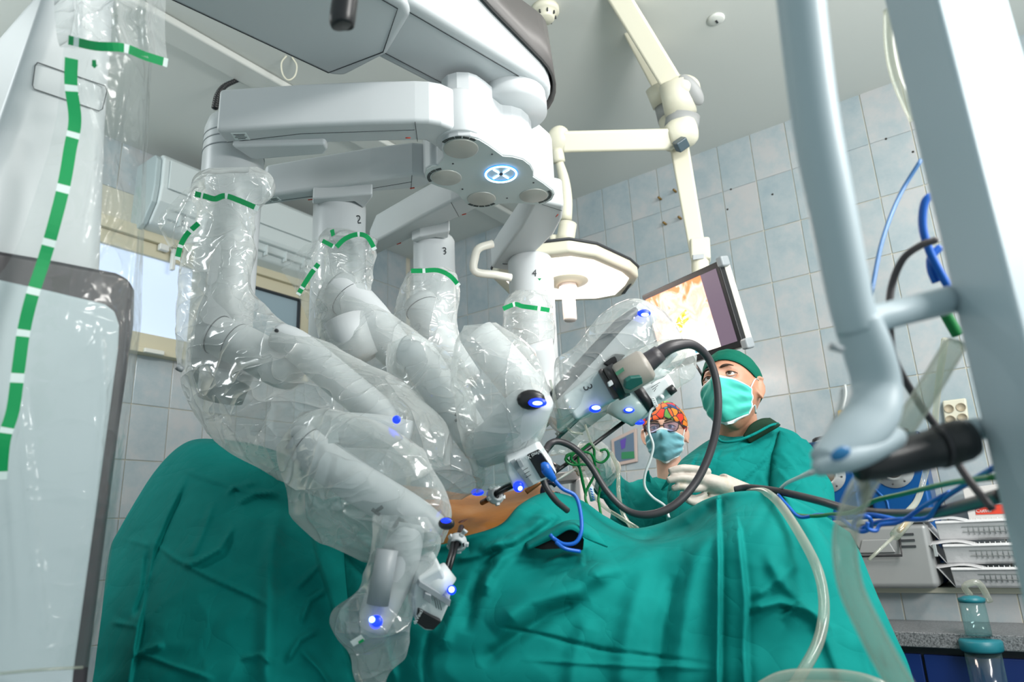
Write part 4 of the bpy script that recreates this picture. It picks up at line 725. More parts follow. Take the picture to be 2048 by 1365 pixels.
cloth('loose_flap', [[(400, 352, 1.58), (420, 375, 1.57), (440, 400, 1.56)], [(355, 395, 1.55), (385, 420, 1.53), (410, 450, 1.53)], [(316, 438, 1.53), (345, 470, 1.51), (395, 500, 1.52)], [(330, 480, 1.53), (352, 516, 1.52), (385, 545, 1.54)]], 10, 8, [([(400, 360), (370, 430), (350, 500)], 6, .012)], FILM, k1, noise_amp=.004)
tape(k1, [(390, 388, 1.5), (410, 393, 1.5), (430, 398, 1.5), (450, 392, 1.5), (480, 402, 1.5), (517, 418, 1.5)], 5, [.15, .62])
tape(k1, [(397, 447, 1.49), (375, 468, 1.49), (362, 490, 1.49), (354, 520, 1.49)], 4.5, [.3, .75])
mk('white_tag', *prism([P(u, v, 1.27) for u, v in [(656, 866), (676, 864), (678, 886), (656, 888)]], VD(P(665, 875, 1.27))*.001), mat('white_sticker', (.7, .74, .74), .5), k1, smooth=False)
mk('white_tag', *prism([P(u, v, 1.10) for u, v in [(700, 1284), (722, 1270), (730, 1280), (707, 1294)]], VD(P(710, 1280, 1.1))*.001), mat('white_sticker2', (.7, .74, .74), .5), k1, smooth=False)
mk('green_spot', *prism([P(u, v, 1.095) for u, v in [(716, 1284), (726, 1278), (729, 1283), (718, 1289)]], VD(P(720, 1280, 1.1))*.001), TAPE, k1, smooth=False)
mk('grey_clip', *tube([P(357, 741, 1.46), P(362, 733, 1.46)], .008, 10, 1), GREYP, k1)
# arm 2 covers
k2 = cover('clear plastic cover around the second robot arm below the printed 2', P(700, 900, 1.7))
bag('upper_sleeve', [(650, 455, 700, 458, 1.86, .9), (628, 478, 748, 475, 1.86, .9), (640, 505, 752, 500, 1.86), (640, 560, 748, 556, 1.84), (630, 620, 750, 600, 1.8), (640, 690, 800, 640, 1.76, .6), (670, 760, 860, 690, 1.72, .75), (720, 830, 910, 760, 1.68, .72), (770, 880, 940, 830, 1.64, .72)], FILM, k2, seed=4, centre=False)
bag('elbow_sleeve', [(772, 690, 836, 662, 1.52, .8), (764, 740, 880, 690, 1.52, .6), (768, 810, 925, 740, 1.5, .72), (776, 880, 958, 820, 1.48, .72), (782, 930, 965, 900, 1.46, .72), (788, 985, 965, 970, 1.45, .4), (850, 1000, 930, 1000, 1.45, .4)], FILM, k2, seed=5, centre=False)
bag('carriage_sleeve', [(925, 652, 985, 646, 1.46, .8), (905, 690, 1050, 690, 1.44, .6), (902, 750, 1092, 745, 1.42, .72), (915, 820, 1106, 815, 1.41, .72), (928, 880, 1092, 872, 1.42, .72), (942, 940, 1060, 915, 1.44, .72), (945, 990, 1030, 965, 1.46, .72)], FILM, k2, seed=6, centre=False, amp=.014)
cloth('loose_flap', [[(660, 462, 1.80), (655, 500, 1.79), (660, 540, 1.78)], [(610, 490, 1.78), (618, 530, 1.76), (635, 590, 1.77)], [(562, 540, 1.77), (590, 580, 1.76), (615, 640, 1.78)]], 10, 10, [([(640, 480), (610, 540), (600, 600)], 6, .015)], FILM, k2, noise_amp=.004)
tape(k2, [(645, 482, 1.74), (655, 487, 1.74), (668, 494, 1.74)], 4); tape(k2, [(673, 494, 1.74), (690, 478, 1.74), (715, 469, 1.74), (735, 475, 1.74), (750, 500, 1.75)], 4.5, [.55])
tape(k2, [(637, 528, 1.72), (622, 548, 1.72), (608, 570, 1.72), (596, 590, 1.72)], 4.5, [.2, .8])
mk('arrow_sticker', *prism([P(u, v, 1.76) for u, v in [(660, 461), (668, 458), (670, 470), (663, 474)]], VD(P(665, 466, 1.76))*.001), TAPE, k2, smooth=False)
mk('white_tag', *prism([P(u, v, 1.40) for u, v in [(808, 902), (832, 896), (836, 908), (814, 914)]], VD(P(820, 905, 1.4))*.001), mat('white_sticker3', (.7, .74, .74), .5), k2, smooth=False)
mk('green_spot', *prism([P(u, v, 1.395) for u, v in [(815, 902), (820, 900), (823, 904), (817, 907)]], VD(P(820, 905, 1.4))*.001), TAPE, k2, smooth=False)
# arm 3 covers
k3 = cover('clear plastic cover around the third robot arm below the printed 3', P(850, 700, 2.0))
bag('upper_sleeve', [(838, 536, 890, 534, 2.0, .9), (816, 548, 914, 552, 2.0, .9), (800, 590, 920, 590, 2.0), (786, 640, 916, 640, 1.98), (790, 700, 920, 690, 1.92), (820, 760, 940, 730, 1.86, .6), (860, 800, 960, 770, 1.82, .6)], FILM, k3, seed=7, centre=False)
tape(k3, [(822, 542, 1.88), (845, 542, 1.88), (875, 541, 1.88), (900, 552, 1.88), (918, 572, 1.9)], 4.5, [.3])
bag('carriage_sleeve', [(1092, 850, 1108, 770, 1.60, .6), (1120, 870, 1112, 715, 1.6, .72), (1165, 838, 1150, 690, 1.6, .6), (1225, 800, 1200, 634, 1.62, .6), (1290, 770, 1265, 597, 1.62, .6), (1340, 740, 1325, 618, 1.62, .6), (1368, 712, 1355, 660, 1.62, .72), (1372, 700, 1366, 680, 1.62, .72)], FILM, k3, seed=8, centre=False, amp=.012)
# arm 4 covers
k4 = cover('clear plastic cover around the fourth robot arm below the printed 4', P(1055, 700, 2.2))
bag('upper_sleeve', [(1032, 580, 1092, 580, 2.2, .9), (1012, 600, 1103, 606, 2.2, .9), (1003, 650, 1106, 650, 2.2), (1000, 720, 1104, 710, 2.18), (1020, 800, 1110, 780, 2.1), (1060, 860, 1120, 840, 2.0)], FILM, k4, seed=9, centre=False)
tape(k4, [(1006, 618, 2.05), (1030, 609, 2.05), (1045, 613, 2.05), (1075, 617, 2.05), (1105, 622, 2.08)], 4.5, [.25, .8])
mk('arrow_sticker', *prism([P(u, v, 2.05) for u, v in [(1075, 557), (1083, 557), (1079, 562)]], VD(P(1079, 560, 2.05))*.001), TAPE, k4, smooth=False)
bag('carriage_sleeve', [(1098, 915, 1120, 860, 1.85, .5), (1170, 900, 1160, 800, 1.88, .5), (1250, 845, 1235, 730, 1.9, .45), (1330, 795, 1310, 690, 1.92, .4), (1384, 760, 1360, 680, 1.92, .4), (1395, 715, 1385, 690, 1.92, .5)], FILM, k4, seed=10, centre=False)
mk('film_rib', *tube([P(1100, 760, 1.58), P(1120, 830, 1.58), P(1140, 862, 1.6), P(1165, 868, 1.62)], .003, 8, 4), TUBEM, k4)
mk('film_rib', *tube([P(1170, 850, 1.7), P(1185, 890, 1.7), P(1205, 905, 1.72)], .003, 8, 4), TUBEM, k4)
# ================================================================== PEOPLE
def headpt(th, ph):
    dx, dy, dz = math.sin(th)*math.cos(ph), math.cos(th)*math.cos(ph), math.sin(ph)
    x, y, z = .077*dx, .098*dy, .118*dz
    if z < -.01: f_ = (-z-.01)/.108; x *= 1-.30*f_**1.3; y *= (1-.10*f_) if y > 0 else (1-.42*f_)
    if z > .03: y *= 1-.06*((z-.03)/.09)
    if y < 0: y *= 1.02
    if y > 0:
        ax = abs(x); e = math.exp
        y += .021*e(-((x/.0105)**2+((z+.018)/.016)**2))+.012*e(-((x/.009)**2+((z-.008)/.022)**2))
        y -= .0125*e(-(((ax-.032)/.017)**2+((z-.014)/.012)**2))
        y += .005*e(-((z-.036)/.010)**2)*e(-(x/.055)**2); y += .005*e(-(((ax-.045)/.02)**2+((z+.018)/.02)**2))
        y += .006*e(-((x/.022)**2+((z+.062)/.012)**2))+.008*e(-((x/.02)**2+((z+.098)/.016)**2))
    return np.array([x, y, z])
def frame(fwd, up=(0, 0, 1), roll=0):
    y = _n(fwd); x = _n(np.cross(y, up)); z = np.cross(x, y)
    if roll: x, z = x*math.cos(roll)+z*math.sin(roll), z*math.cos(roll)-x*math.sin(roll)
    return np.array([x, y, z])
def remesh(o, vox, sm=6):
    m = o.modifiers.new('one_skin', 'REMESH'); m.mode = 'VOXEL'; m.voxel_size = vox; m.use_smooth_shade = True
    if sm: q = o.modifiers.new('smooth', 'SMOOTH'); q.factor = .5; q.iterations = sm
    return o
EYEW = mat('eye_white', (.62, .60, .58), .15); IRIS = mat('iris_brown', (.07, .045, .03), .1); IRISB = mat('iris_blue_grey', (.10, .13, .17), .1); PUP = mat('pupil', (.004, .004, .004), .05); BROW = mat('eyebrow_hair', (.035, .018, .010), .8)
def person_head(t, c, A, s, skin, body_parts, iris, maskm, masktop, capm, cap_z, female=False, look=(0, 0), ears=True, cap_puff=.008):
    T = lambda p: c+(np.asarray(p, float)*s)@A
    nu, nv = 72, 54; V = []
    for j in range(nv+1):
        ph = -math.pi/2+math.pi*j/nv
        for i in range(nu): V.append(T(headpt(2*math.pi*i/nu, ph)))
    hd = (np.array(V), gridfaces(nv+1, nu, True)); parts = [hd]
    for sx in (-1, 1):
        if ears:
            e = T((sx*.080, -.006, -.010)); E_ = frame(A[0]*sx*.72+A[1]*.62, A[2]+A[1]*-.15)
            parts.append(uvsphere(e, .017*s, .009*s, .030*s, E_, 14, 10)); parts.append(tube([e+E_[0]*q[0]*s+E_[1]*.007*s+E_[2]*q[1]*s for q in [(-.006, -.032), (.012, -.014), (.019, .012), (.009, .032), (-.008, .030)]], .0048*s, 8, 4))
    body = mk('body', *join(parts+body_parts(T)), skin, t); remesh(body, .0042, 4)
    for sx in (-1, 1):
        e = T((sx*.032, .0775, .0125)); mk('eye', *uvsphere(e, .0138*s, .0132*s, .0138*s, A, 16, 12), EYEW, t)
        g_ = _n(A[1]+A[0]*look[0]+A[2]*look[1]); q = e+g_*.0114*s
        mk('iris', *lathe(q, g_, [(.0062*s, -.001), (.0058*s, .0012), (.003*s, .0024), (0, .0026)], 20), iris, t); mk('pupil', *lathe(q, g_, [(.0026*s, .002), (.002*s, .0034), (0, .0036)], 14), PUP, t)
        for nm, zz, r_, up_ in (('upper_eyelid', .0092, .0030, 1), ('lower_eyelid', -.0078, .0022, -1)):
            pts = [T((sx*.032+x_*sx, .0885-abs(x_)*.32-(abs(x_)/.019)**2*.003, .0125+zz*(1-(x_/.0215)**2)-.001*(x_ > 0)*0)) for x_ in (-.0205, -.012, 0, .012, .0205)]
            mk(nm, *tube(pts, [.0018*s, r_*s, r_*s, r_*s, .0018*s], 8, 4), skin, t)
            if up_ > 0: mk('lashes', *tube([p+A[1]*.0022*s-A[2]*.0022*s for p in pts], .0011*s, 6, 4), BROW, t)
        pts = [T((sx*(.012+.034*q), .0985-.013*q**2-(.001 if q < .2 else 0), .0345+.0055*math.sin(q*2.4)-.003*q)) for q in (0, .25, .5, .75, 1)]
        mk('eyebrow', *tube(pts, [x_*s*(.7 if female else 1) for x_ in (.0042, .0058, .0050, .0036, .0012)], 8, 4, ell=.7), BROW, t)
    # mask
    V = []; U = []; mn, mm = 44, 34
    for j in range(mm+1):
        q = j/mm
        for i in range(mn+1):
            a = (i/mn*2-1); th = a*1.12; side = abs(a)
            zt = masktop-.028*side**1.4; zb = -.118+.022*side**1.8; z = zt+(zb-zt)*q
            zc = max(-.112, min(.1, z)); ph = math.asin(max(-.985, min(.985, zc/.118))); p = headpt(th, ph)
            off = .006+.010*math.exp(-(a/.30)**2)*(1-abs(q-.42))*1.1+.008*math.exp(-(a/.5)**2)*q
            pl = .0034*math.sin(q*math.pi*6.5+1.3*math.sin(a*3))*math.exp(-((side-.72)/.30)**2)+.0025*(.4-abs(noise.noise(Vector((a*2.2, q*9-side*3, s*5)))))+.0012*noise.noise(Vector((a*4, q*5, s)))
            o_ = _n(np.array([p[0]*1.2, p[1], p[2]*.25])); p = p+o_*(off+pl); p[2] = z-.006*q*math.exp(-(a/.5)**2); p[0] *= 1+.34*q; p[1] += .012*q*(1-side)
            V.append(T(p)); U.append((i, j))
    F_ = gridfaces(mm+1, mn+1); inn = [f for f in F_ if 2 <= f[0]//(mn+1) < mm-2]; edg = [f for f in F_ if not (2 <= f[0]//(mn+1) < mm-2)]
    m_ = mk('face_mask', V, inn, maskm, t, solid=.0016); mk('mask_edging', V, edg, MASKW, m_, solid=.0018)
    W = mn+1
    for i in (0, mn): mk('mask_edging', *tube([V[j*W+i] for j in range(0, mm+1, 3)], .0024*s, 8, 2), MASKW, m_)
    for sx, i in ((-1, 0), (1, mn)):
        for j, zz in ((0, .012), (mm, -.036)): mk('mask_tie', *tube([V[j*W+i], T((sx*(.079 if j == 0 else .066), .018, (.012 if j == 0 else -.066))), T((sx*(.080 if j == 0 else .056), -.014, (.014 if j == 0 else -.078)))], .0028*s, 8, 5, ell=.35), MASKW, m_)
    # cap
    V = []; cn, cm = 64, 22
    for j in range(cm+1):
        for i in range(cn):
            th = 2*math.pi*i/cn; fr_ = (math.cos(th)+1)/2; z0 = (cap_z*fr_**.8+(-.030)*(1-fr_)**1.0)+.010*(abs(math.sin(th))**6)*(-1)
            ph0 = math.asin(max(-1, min(1, z0/.118))); ph = ph0+(math.pi/2-ph0)*j/cm; p = headpt(th, ph); q = j/cm
            off = .004+cap_puff*min(1, q*4)*(1-.35*q)*(1+.7*(1-fr_)); fold = .0022*noise.noise(Vector((th*2.2+q*3, q*7, s*3)))*min(1, q*5)+.0016*math.sin(q*22+th*2)*math.exp(-((th-1.2)/.6)**2)
            V.append(T(p+_n(p)*(off+fold)))
    cp_ = mk('surgical_cap', V, gridfaces(cm+1, cn, True), capm, t, solid=.0015)
    mk('cap_hem', *tube(V[:cn]+[V[0]], .0016*s, 8, 1), capm, cp_)
    return T
# --- surgeon
HC = P(1464, 783, 2.1)
toC = _n((CAM-HC)*np.array([1, 1, 0])); rt = _n(R[:, 0]*np.array([1, 1, 0]))
SA = frame(_n(toC*.90-rt*.42+np.array([0, 0, .26])), roll=-.07)
sg = thing('person', (HC[0], HC[1], 0), 'surgeon in dark green cap, mint mask and green gown looking up to the left', 'person')
up = np.array([0, 0, 1.])
def bodyS(T):
    n0 = T((0, -.02, -.05)); n1 = P(1478, 875, 2.12); sh = P(1490, 915, 2.15)
    hips = sh-up*.52; return [tube([n0, (n0+n1)/2, n1, sh], [.055, .058, .066, .10], 20, 4), tube([sh-rt*.12-up*.06, sh-up*.04, sh+rt*.12-up*.06], [.05, .09, .05], 20, 4), tube([sh, sh-up*.25, hips], [.13, .14, .14], 24, 3),
        tube([hips-rt*.08, hips-rt*.09-up*.4, hips-rt*.09-up*.78], [.09, .06, .045], 16, 3), tube([hips+rt*.08, hips+rt*.09-up*.4, hips+rt*.09-up*.78], [.09, .06, .045], 16, 3)]
TS = person_head(sg, HC, SA, 1.04, SKIN, bodyS, IRIS, MASKG, .004, CAPG, .064, look=(-.15, .25))
bag('gown', [(1432, 872, 1556, 852, 2.12, .5), (1402, 890, 1592, 868, 2.12, .62), (1366, 918, 1622, 905, 2.1, .68), (1344, 960, 1642, 950, 2.08, .7), (1336, 1010, 1656, 1000, 2.05, .7), (1332, 1070, 1668, 1060, 2.0, .7), (1335, 1180, 1690, 1170, 1.98, .7), (1340, 1330, 1710, 1330, 1.98, .7), (1340, 1700, 1740, 1700, 2.0, .7)], GOWN, sg, n=14, seg=170, amp=.009, centre=False, folds=[([(1560, 870), (1530, 920), (1490, 960), (1450, 990)], 7, .016), ([(1600, 890), (1560, 950), (1520, 1010)], 6, .014), ([(1450, 890), (1420, 930), (1400, 980)], 6, .010), ([(1400, 900), (1380, 940), (1365, 990)], 6, .010), ([(1500, 890), (1470, 930), (1440, 960)], 5, .010), ([(1540, 960), (1560, 1000), (1590, 1040)], 6, .014), ([(1480, 900), (1440, 920), (1410, 950)], 4, .008), ([(1350, 950), (1390, 930), (1440, 900)], 4, .008), ([(1580, 1040), (1620, 1060), (1660, 1120)], 7, .014), ([(1520, 940), (1540, 980), (1530, 1030)], 5, .014)])
bag('gown_sleeve', [(1560, 862, 1612, 880, 2.06, .9), (1545, 905, 1636, 915, 2.0, .9), (1540, 960, 1658, 965, 1.93, .9), (1535, 1010, 1668, 1020, 1.86, .9), (1520, 1060, 1640, 1080, 1.8, .9)], GOWN, sg, n=12, seg=110, amp=.009, capa=True, centre=False, folds=[([(1570, 875), (1600, 890), (1630, 930)], 5, .012), ([(1560, 900), (1590, 930), (1620, 980)], 6, .014), ([(1550, 930), (1580, 960), (1640, 980)], 5, .012), ([(1555, 970), (1600, 1000), (1650, 1005)], 5, .010), ([(1550, 1000), (1590, 1030), (1620, 1050)], 5, .010), ([(1590, 870), (1610, 900), (1640, 960)], 5, .010)])
mk('neck_band', *tube([P(u, v, d) for u, v, d in [(1432, 872, 2.03), (1445, 884, 2.0), (1475, 882, 1.98), (1510, 868, 1.98), (1540, 852, 2.0), (1556, 848, 2.04)]], .004, 8, 5), GOWN, sg)
bag('undershirt_collar', [(1486, 872, 1500, 888, 2.02, .5), (1500, 850, 1535, 868, 2.02, .5), (1520, 838, 1560, 852, 2.03, .5), (1540, 836, 1556, 846, 2.06, .5)], COLLAR, sg, amp=.002, capa=True, capb=True, centre=False)
# gloved hand: palm frame from px; fingers list of px/depth chains
def gloved_hand(parent, palm, fingers, cuff, rs=.0088, m=GLOVE, vox=.0030):
    parts = [tube([P(*p[:3]) for p in palm], [p[3] for p in palm], 20, 5, ell=.62)]
    for f in fingers:
        r0 = f[-1]; pts = [P(*q) for q in f[:-1]]; k = len(pts); rr = [r0*(1.12-.30*i/(k-1)) for i in range(k)]
        tip = pts[-1]+_n(pts[-1]-pts[-2])*r0*.35; parts.append(tube(pts+[tip], rr+[r0*.45], 14, 5))
    parts.append(tube([P(*p[:3]) for p in cuff], [p[3] for p in cuff], 24, 5))
    o = mk('gloved_hand', *join(parts), m, parent); remesh(o, vox, 3); return o
gh_ = gloved_hand(sg, [(1470, 985, 1.80, .030), (1440, 975, 1.78, .040), (1412, 966, 1.76, .038), (1395, 963, 1.75, .028)],
    [[(1418, 946, 1.75), (1395, 940, 1.74), (1365, 937, 1.73), (1340, 943, 1.73), .0105], [(1410, 958, 1.74), (1385, 958, 1.725), (1360, 956, 1.72), (1337, 961, 1.72), .0108], [(1408, 975, 1.74), (1385, 978, 1.725), (1362, 974, 1.72), (1346, 978, 1.725), .0100],
     [(1412, 990, 1.75), (1392, 998, 1.74), (1372, 992, 1.735), (1362, 988, 1.74), .0090], [(1440, 990, 1.77), (1415, 1003, 1.75), (1392, 1006, 1.735), (1375, 1000, 1.73), .0112]],
    [(1440, 972, 1.78, .034), (1470, 985, 1.79, .034), (1500, 1002, 1.80, .040), (1520, 1015, 1.80, .042)])
# --- nurse
HN = P(1331, 868, 2.58)
toN = _n((CAM-HN)*np.array([1, 1, 0])); rn = _n(R[:, 0]*np.array([1, 1, 0]))
NA = frame(_n(toN*.97-rn*.12+np.array([0, 0, .02])), roll=.02)
nu_ = thing('person', (HN[0], HN[1], 0), 'nurse behind in a bright flower print cap, black glasses and pale blue mask', 'person')
FLOW = mat('flower_print', (.5, .1, .05), .7)
def floral(m):
    tc = nd(m, 'ShaderNodeTexCoord'); no = nd(m, 'ShaderNodeTexNoise'); no.inputs['Scale'].default_value = 12; no.inputs['Detail'].default_value = 1
    mx = nd(m, 'ShaderNodeVectorMath', operation='MULTIPLY_ADD'); mx.inputs[1].default_value = (.05, .05, .05); lk(m, tc.outputs['Object'], no.inputs['Vector']); lk(m, no.outputs['Color'], mx.inputs[0]); lk(m, tc.outputs['Object'], mx.inputs[2])
    v = nd(m, 'ShaderNodeTexVoronoi'); v.inputs['Scale'].default_value = 34; lk(m, mx.outputs[0], v.inputs['Vector'])
    sp = nd(m, 'ShaderNodeSeparateColor'); lk(m, v.outputs['Color'], sp.inputs[0]); r = nd(m, 'ShaderNodeValToRGB'); r.color_ramp.interpolation = 'CONSTANT'; e = r.color_ramp.elements
    cs_ = [(.0, (.65, .03, .01)), (.2, (.75, .22, .01)), (.36, (.02, .20, .45)), (.5, (.55, .02, .06)), (.62, (.10, .28, .04)), (.74, (.80, .10, .01)), (.88, (.01, .05, .16))]
    while len(e) < len(cs_): e.new(.5)
    for x, (p, c_) in zip(e, cs_): x.position = p; x.color = (*c_, 1)
    lk(m, sp.outputs[0], r.inputs['Fac'])
    ve = nd(m, 'ShaderNodeTexVoronoi'); ve.feature = 'DISTANCE_TO_EDGE'; ve.inputs['Scale'].default_value = 34; lk(m, mx.outputs[0], ve.inputs['Vector'])
    wv = nd(m, 'ShaderNodeTexWave'); wv.inputs['Scale'].default_value = 60; wv.inputs['Distortion'].default_value = 4; lk(m, tc.outputs['Object'], wv.inputs['Vector'])
    cr_ = nd(m, 'ShaderNodeMath', operation='GREATER_THAN'); cr_.inputs[1].default_value = .07; lk(m, ve.outputs['Distance'], cr_.inputs[0])
    dk = nd(m, 'ShaderNodeMix'); dk.data_type = 'RGBA'; dk.inputs['A'].default_value = (.008, .01, .015, 1); lk(m, cr_.outputs[0], dk.inputs['Factor']); lk(m, r.outputs['Color'], dk.inputs['B'])
    lk(m, dk.outputs['Result'], bsdf(m).inputs['Base Color'])
floral(FLOW)
def bodyN(T):
    n0 = T((0, -.02, -.05)); sh = n0-up*.21; hips = sh-up*.48
    return [tube([n0, n0-up*.09, n0-up*.15, sh], [.044, .046, .055, .08], 20, 4), tube([sh-rn*.15, sh, sh+rn*.15], [.05, .08, .05], 20, 4), tube([sh, sh-up*.25, hips], [.11, .11, .13], 24, 3),
        tube([hips-rn*.08, hips-rn*.09-up*.38, hips-rn*.09-up*.76], [.08, .055, .04], 16, 3), tube([hips+rn*.08, hips+rn*.09-up*.38, hips+rn*.09-up*.76], [.08, .055, .04], 16, 3)]
SKINP = mat('skin_pale', (.58, .34, .25), .5)
TN = person_head(nu_, HN, NA, .93, SKINP, bodyN, IRISB, MASKB, .006, FLOW, .045, female=True, cap_puff=.012)
gl = mk('glasses', *tube([TN((sx, .108, .017)) for sx in (-.008, 0, .008)], .0018, 8, 3), BLACK, nu_)
for sx in (-1, 1):
    q = [TN((sx*(.036+x_), .110-abs(x_)*.28-.004*(x_ > 0), .010+z_)) for x_, z_ in [(-.028, .014), (0, .018), (.026, .016), (.028, .002), (.018, -.016), (-.004, -.019), (-.022, -.012), (-.028, .002), (-.028, .014)]]
    mk('rim', *tube(q, .0019, 8, 2), BLACK, gl); mk('temple', *tube([TN((sx*.064, .100, .022)), TN((sx*.080, .03, .016)), TN((sx*.082, -.01, .012))], .0018, 8, 3), BLACK, gl)
    mk('lens', *prism(q[:-1], NA[1]*.0006), film('lens_coat', .02, tint=(.86, .86, 1), rough=.05, strength=0, white=(.4, .4, .9), gl0=.10) if sx < 0 else bpy.data.materials['lens_coat'], gl, smooth=False)
bag('gown', [(1296, 958, 1334, 950, 2.6, .8), (1278, 966, 1362, 955, 2.58, .9), (1240, 985, 1400, 970, 2.56, .7), (1222, 1030, 1420, 1010, 2.52, .7), (1225, 1100, 1420, 1090, 2.5, .7), (1225, 1500, 1430, 1500, 2.5, .7)], GOWN, nu_, n=10, seg=80, amp=.012, centre=False)
mk('collar_left', *prism([P(u, v, 2.44) for u, v in [(1290, 948), (1298, 940), (1302, 965), (1320, 985), (1296, 972)]], VD(P(1300, 960, 2.4))*.008), GOWN, nu_, bevel=.002); mk('collar_right', *prism([P(u, v, 2.44) for u, v in [(1338, 948), (1346, 940), (1340, 968), (1318, 986), (1332, 962)]], VD(P(1300, 960, 2.4))*.008), GOWN, nu_, bevel=.002)
bag('gown_sleeve', [(1352, 1020, 1300, 950, 2.5, .8), (1300, 1070, 1262, 965, 2.42, .8), (1255, 1055, 1240, 950, 2.28, .8), (1215, 1012, 1226, 918, 2.18, .8), (1192, 985, 1212, 902, 2.12, .8), (1188, 975, 1208, 902, 2.11, .8)], GOWN, nu_, n=10, seg=70, amp=.012, capa=True, centre=False)
gloved_hand(nu_, [(1215, 935, 2.17, .030), (1195, 920, 2.13, .036), (1176, 915, 2.1, .032)], [[(1185, 900, 2.1), (1168, 893, 2.08), (1152, 900, 2.06), (1146, 915, 2.05), .009], [(1176, 912, 2.08), (1160, 908, 2.06), (1148, 916, 2.04), (1147, 930, 2.03), .009], [(1178, 925, 2.08), (1160, 925, 2.06), (1150, 932, 2.05), (1153, 942, 2.05), .0088], [(1182, 936, 2.09), (1166, 938, 2.07), (1156, 944, 2.06), (1160, 951, 2.06), .008], [(1192, 902, 2.09), (1176, 900, 2.05), (1164, 912, 2.03), (1158, 922, 2.02), .0098]],
    [(1190, 920, 2.12, .034), (1212, 932, 2.16, .035), (1222, 940, 2.19, .036)], m=GLOVE, vox=.0035)
bag('sleeve_cover', [(1165, 930, 1195, 878, 2.0, .6), (1180, 965, 1222, 900, 2.05, .6), (1196, 985, 1236, 925, 2.1, .6), (1210, 990, 1240, 945, 2.15, .6)], FILM, nu_, amp=.004, centre=False)
# ================================================================== LAMP, MONITOR, PENDANT ARMS
LAMPE = mat('lamp_lit_lens', (.9, .85, .8), .3, emit=(1, .87, .80), es=2.1)
lamp = thing('surgical_lamp', PH(1140, 560, 2.2), 'lit cream surgical lamp on a jointed arm in front of the tiled wall', 'lamp')
lz = 2.2
outl = [(985, 560), (1000, 532), (1060, 512), (1140, 503), (1195, 512), (1262, 542), (1278, 556), (1268, 572), (1244, 594), (1200, 602), (1100, 605), (1020, 594)]
mk('lamp_head', *prism([PH(u, v, lz) for u, v in outl], (0, 0, .055)), CREAM, lamp, smooth=False, bevel=.014, seg=3)
cl_ = np.mean([PH(u, v, lz) for u, v in outl], axis=0)
inn = [cl_+(PH(u, v, lz)-cl_)*.84-np.array([0, 0, .003]) for u, v in outl]
mk('lit_lens', *prism(inn, (0, 0, .004)), LAMPE, lamp, smooth=False)
mk('edge_groove', *tube([cl_+(PH(u, v, lz)-cl_)*1.003+np.array([0, 0, .050]) for u, v in outl+outl[:1]], .006, 8, 1), SEAM, lamp)
hc = PH(1135, 562, lz); hc2 = hc*1.0
mk('lens_hub', *lathe(hc, (0, 0, -1), [(.085, .0), (.085, .006), (.05, .018), (.042, .02), (.042, .0), (0, 0)], 36), CREAM, lamp)
mk('lamp_handle', *lathe(hc, (0, 0, -1), [(.034, 0), (.036, .03), (.032, .045), (.036, .05), (.034, .065), (.027, .075), (.027, .165), (.022, .172), (0, .172)], 30), mat('handle_cream', (.66, .58, .54), .4), lamp)
mk('corner_grip', *prism([PH(u, v, lz-.004) for u, v in [(1257, 572), (1263, 569), (1250, 588), (1243, 590)]], (0, 0, .01)), SEAM, lamp, smooth=False)
la = bpy.data.lights.new('lamp_light', 'AREA'); la.shape = 'DISK'; la.size = .4; la.energy = 7; la.color = (1, .85, .76); lo = bpy.data.objects.new('lamp_light', la); COL.objects.link(lo); lo.location = (cl_-np.array([0, 0, .03])).tolist()
def arm(name, pts, r, m=CREAM, ell=None, par=lamp, seg=20, n=4): return mk(name, *tube([P(*p) for p in pts], r, seg, n, ell=ell), m, par)
def barbox(name, p0, p1, w0, w1, h0, h1, m, par, bev=.008):
    """tapering square arm between two px points"""
    a, b = P(*p0), P(*p1); ax = _n(b-a); s_ = _n(np.cross(ax, VD((a+b)/2))); q = np.cross(ax, s_)
    V = [c+s_*w_*i+q*h_*j for c, w_, h_ in ((a, w0/2, h0/2), (b, w1/2, h1/2)) for i, j in ((-1, -1), (1, -1), (1, 1), (-1, 1))]
    return mk(name, V, [(0, 1, 2, 3), (7, 6, 5, 4)]+[(i, (i+1) % 4, 4+(i+1) % 4, 4+i) for i in range(4)], m, par, smooth=False, bevel=bev, seg=3)
GRC = mat('grey_arm_cover', (.30, .31, .31), .45)
barbox('upper_arm', (1205, -60, 2.75), (1350, 178, 2.95), .085, .09, .07, .07, CREAM, lamp, .012)
mk('arm_joint', *join([tube([P(1352, 168, 2.93), P(1362, 230, 2.93)], [.072, .066], 24, 1), uvsphere(P(1365, 180, 2.93), .075, .06, .075, R.T, 20, 14)]), CREAM, lamp)
mk('joint_cover', *uvsphere(P(1382, 180, 2.88), .035, .02, .075, frame(-VD(P(1380, 180, 2.9)), roll=-.5), 20, 14), GRC, lamp)
mk('joint_band', *tube([P(1366, 232, 2.93), P(1362, 262, 2.93)], .071, 28, 1), GRC, lamp)
mk('elbow_head', *tube([P(1335, 275, 2.9), P(1350, 270, 2.9), P(1375, 262, 2.9), P(1388, 258, 2.9)], [.045, .062, .066, .05], 24, 3), CREAM, lamp)
mk('elbow_window', *tube([P(1352, 296, 2.84), P(1372, 282, 2.84)], [.032, .032], 4, 1), mat('dark_cover', (.06, .09, .11), .25), lamp, smooth=False, bevel=.006)
barbox('spring_arm', (1345, 279, 2.9), (1122, 284, 2.85), .088, .085, .06, .06, CREAM, lamp, .012)
mk('arm_end', *uvsphere(P(1116, 282, 2.85), .05, .035, .062, frame(-VD(P(1116, 282, 2.85)), roll=.35), 20, 14), CREAM, lamp)
arm('drop_stub', [(1114, 300, 2.85), (1118, 325, 2.85)], .026)
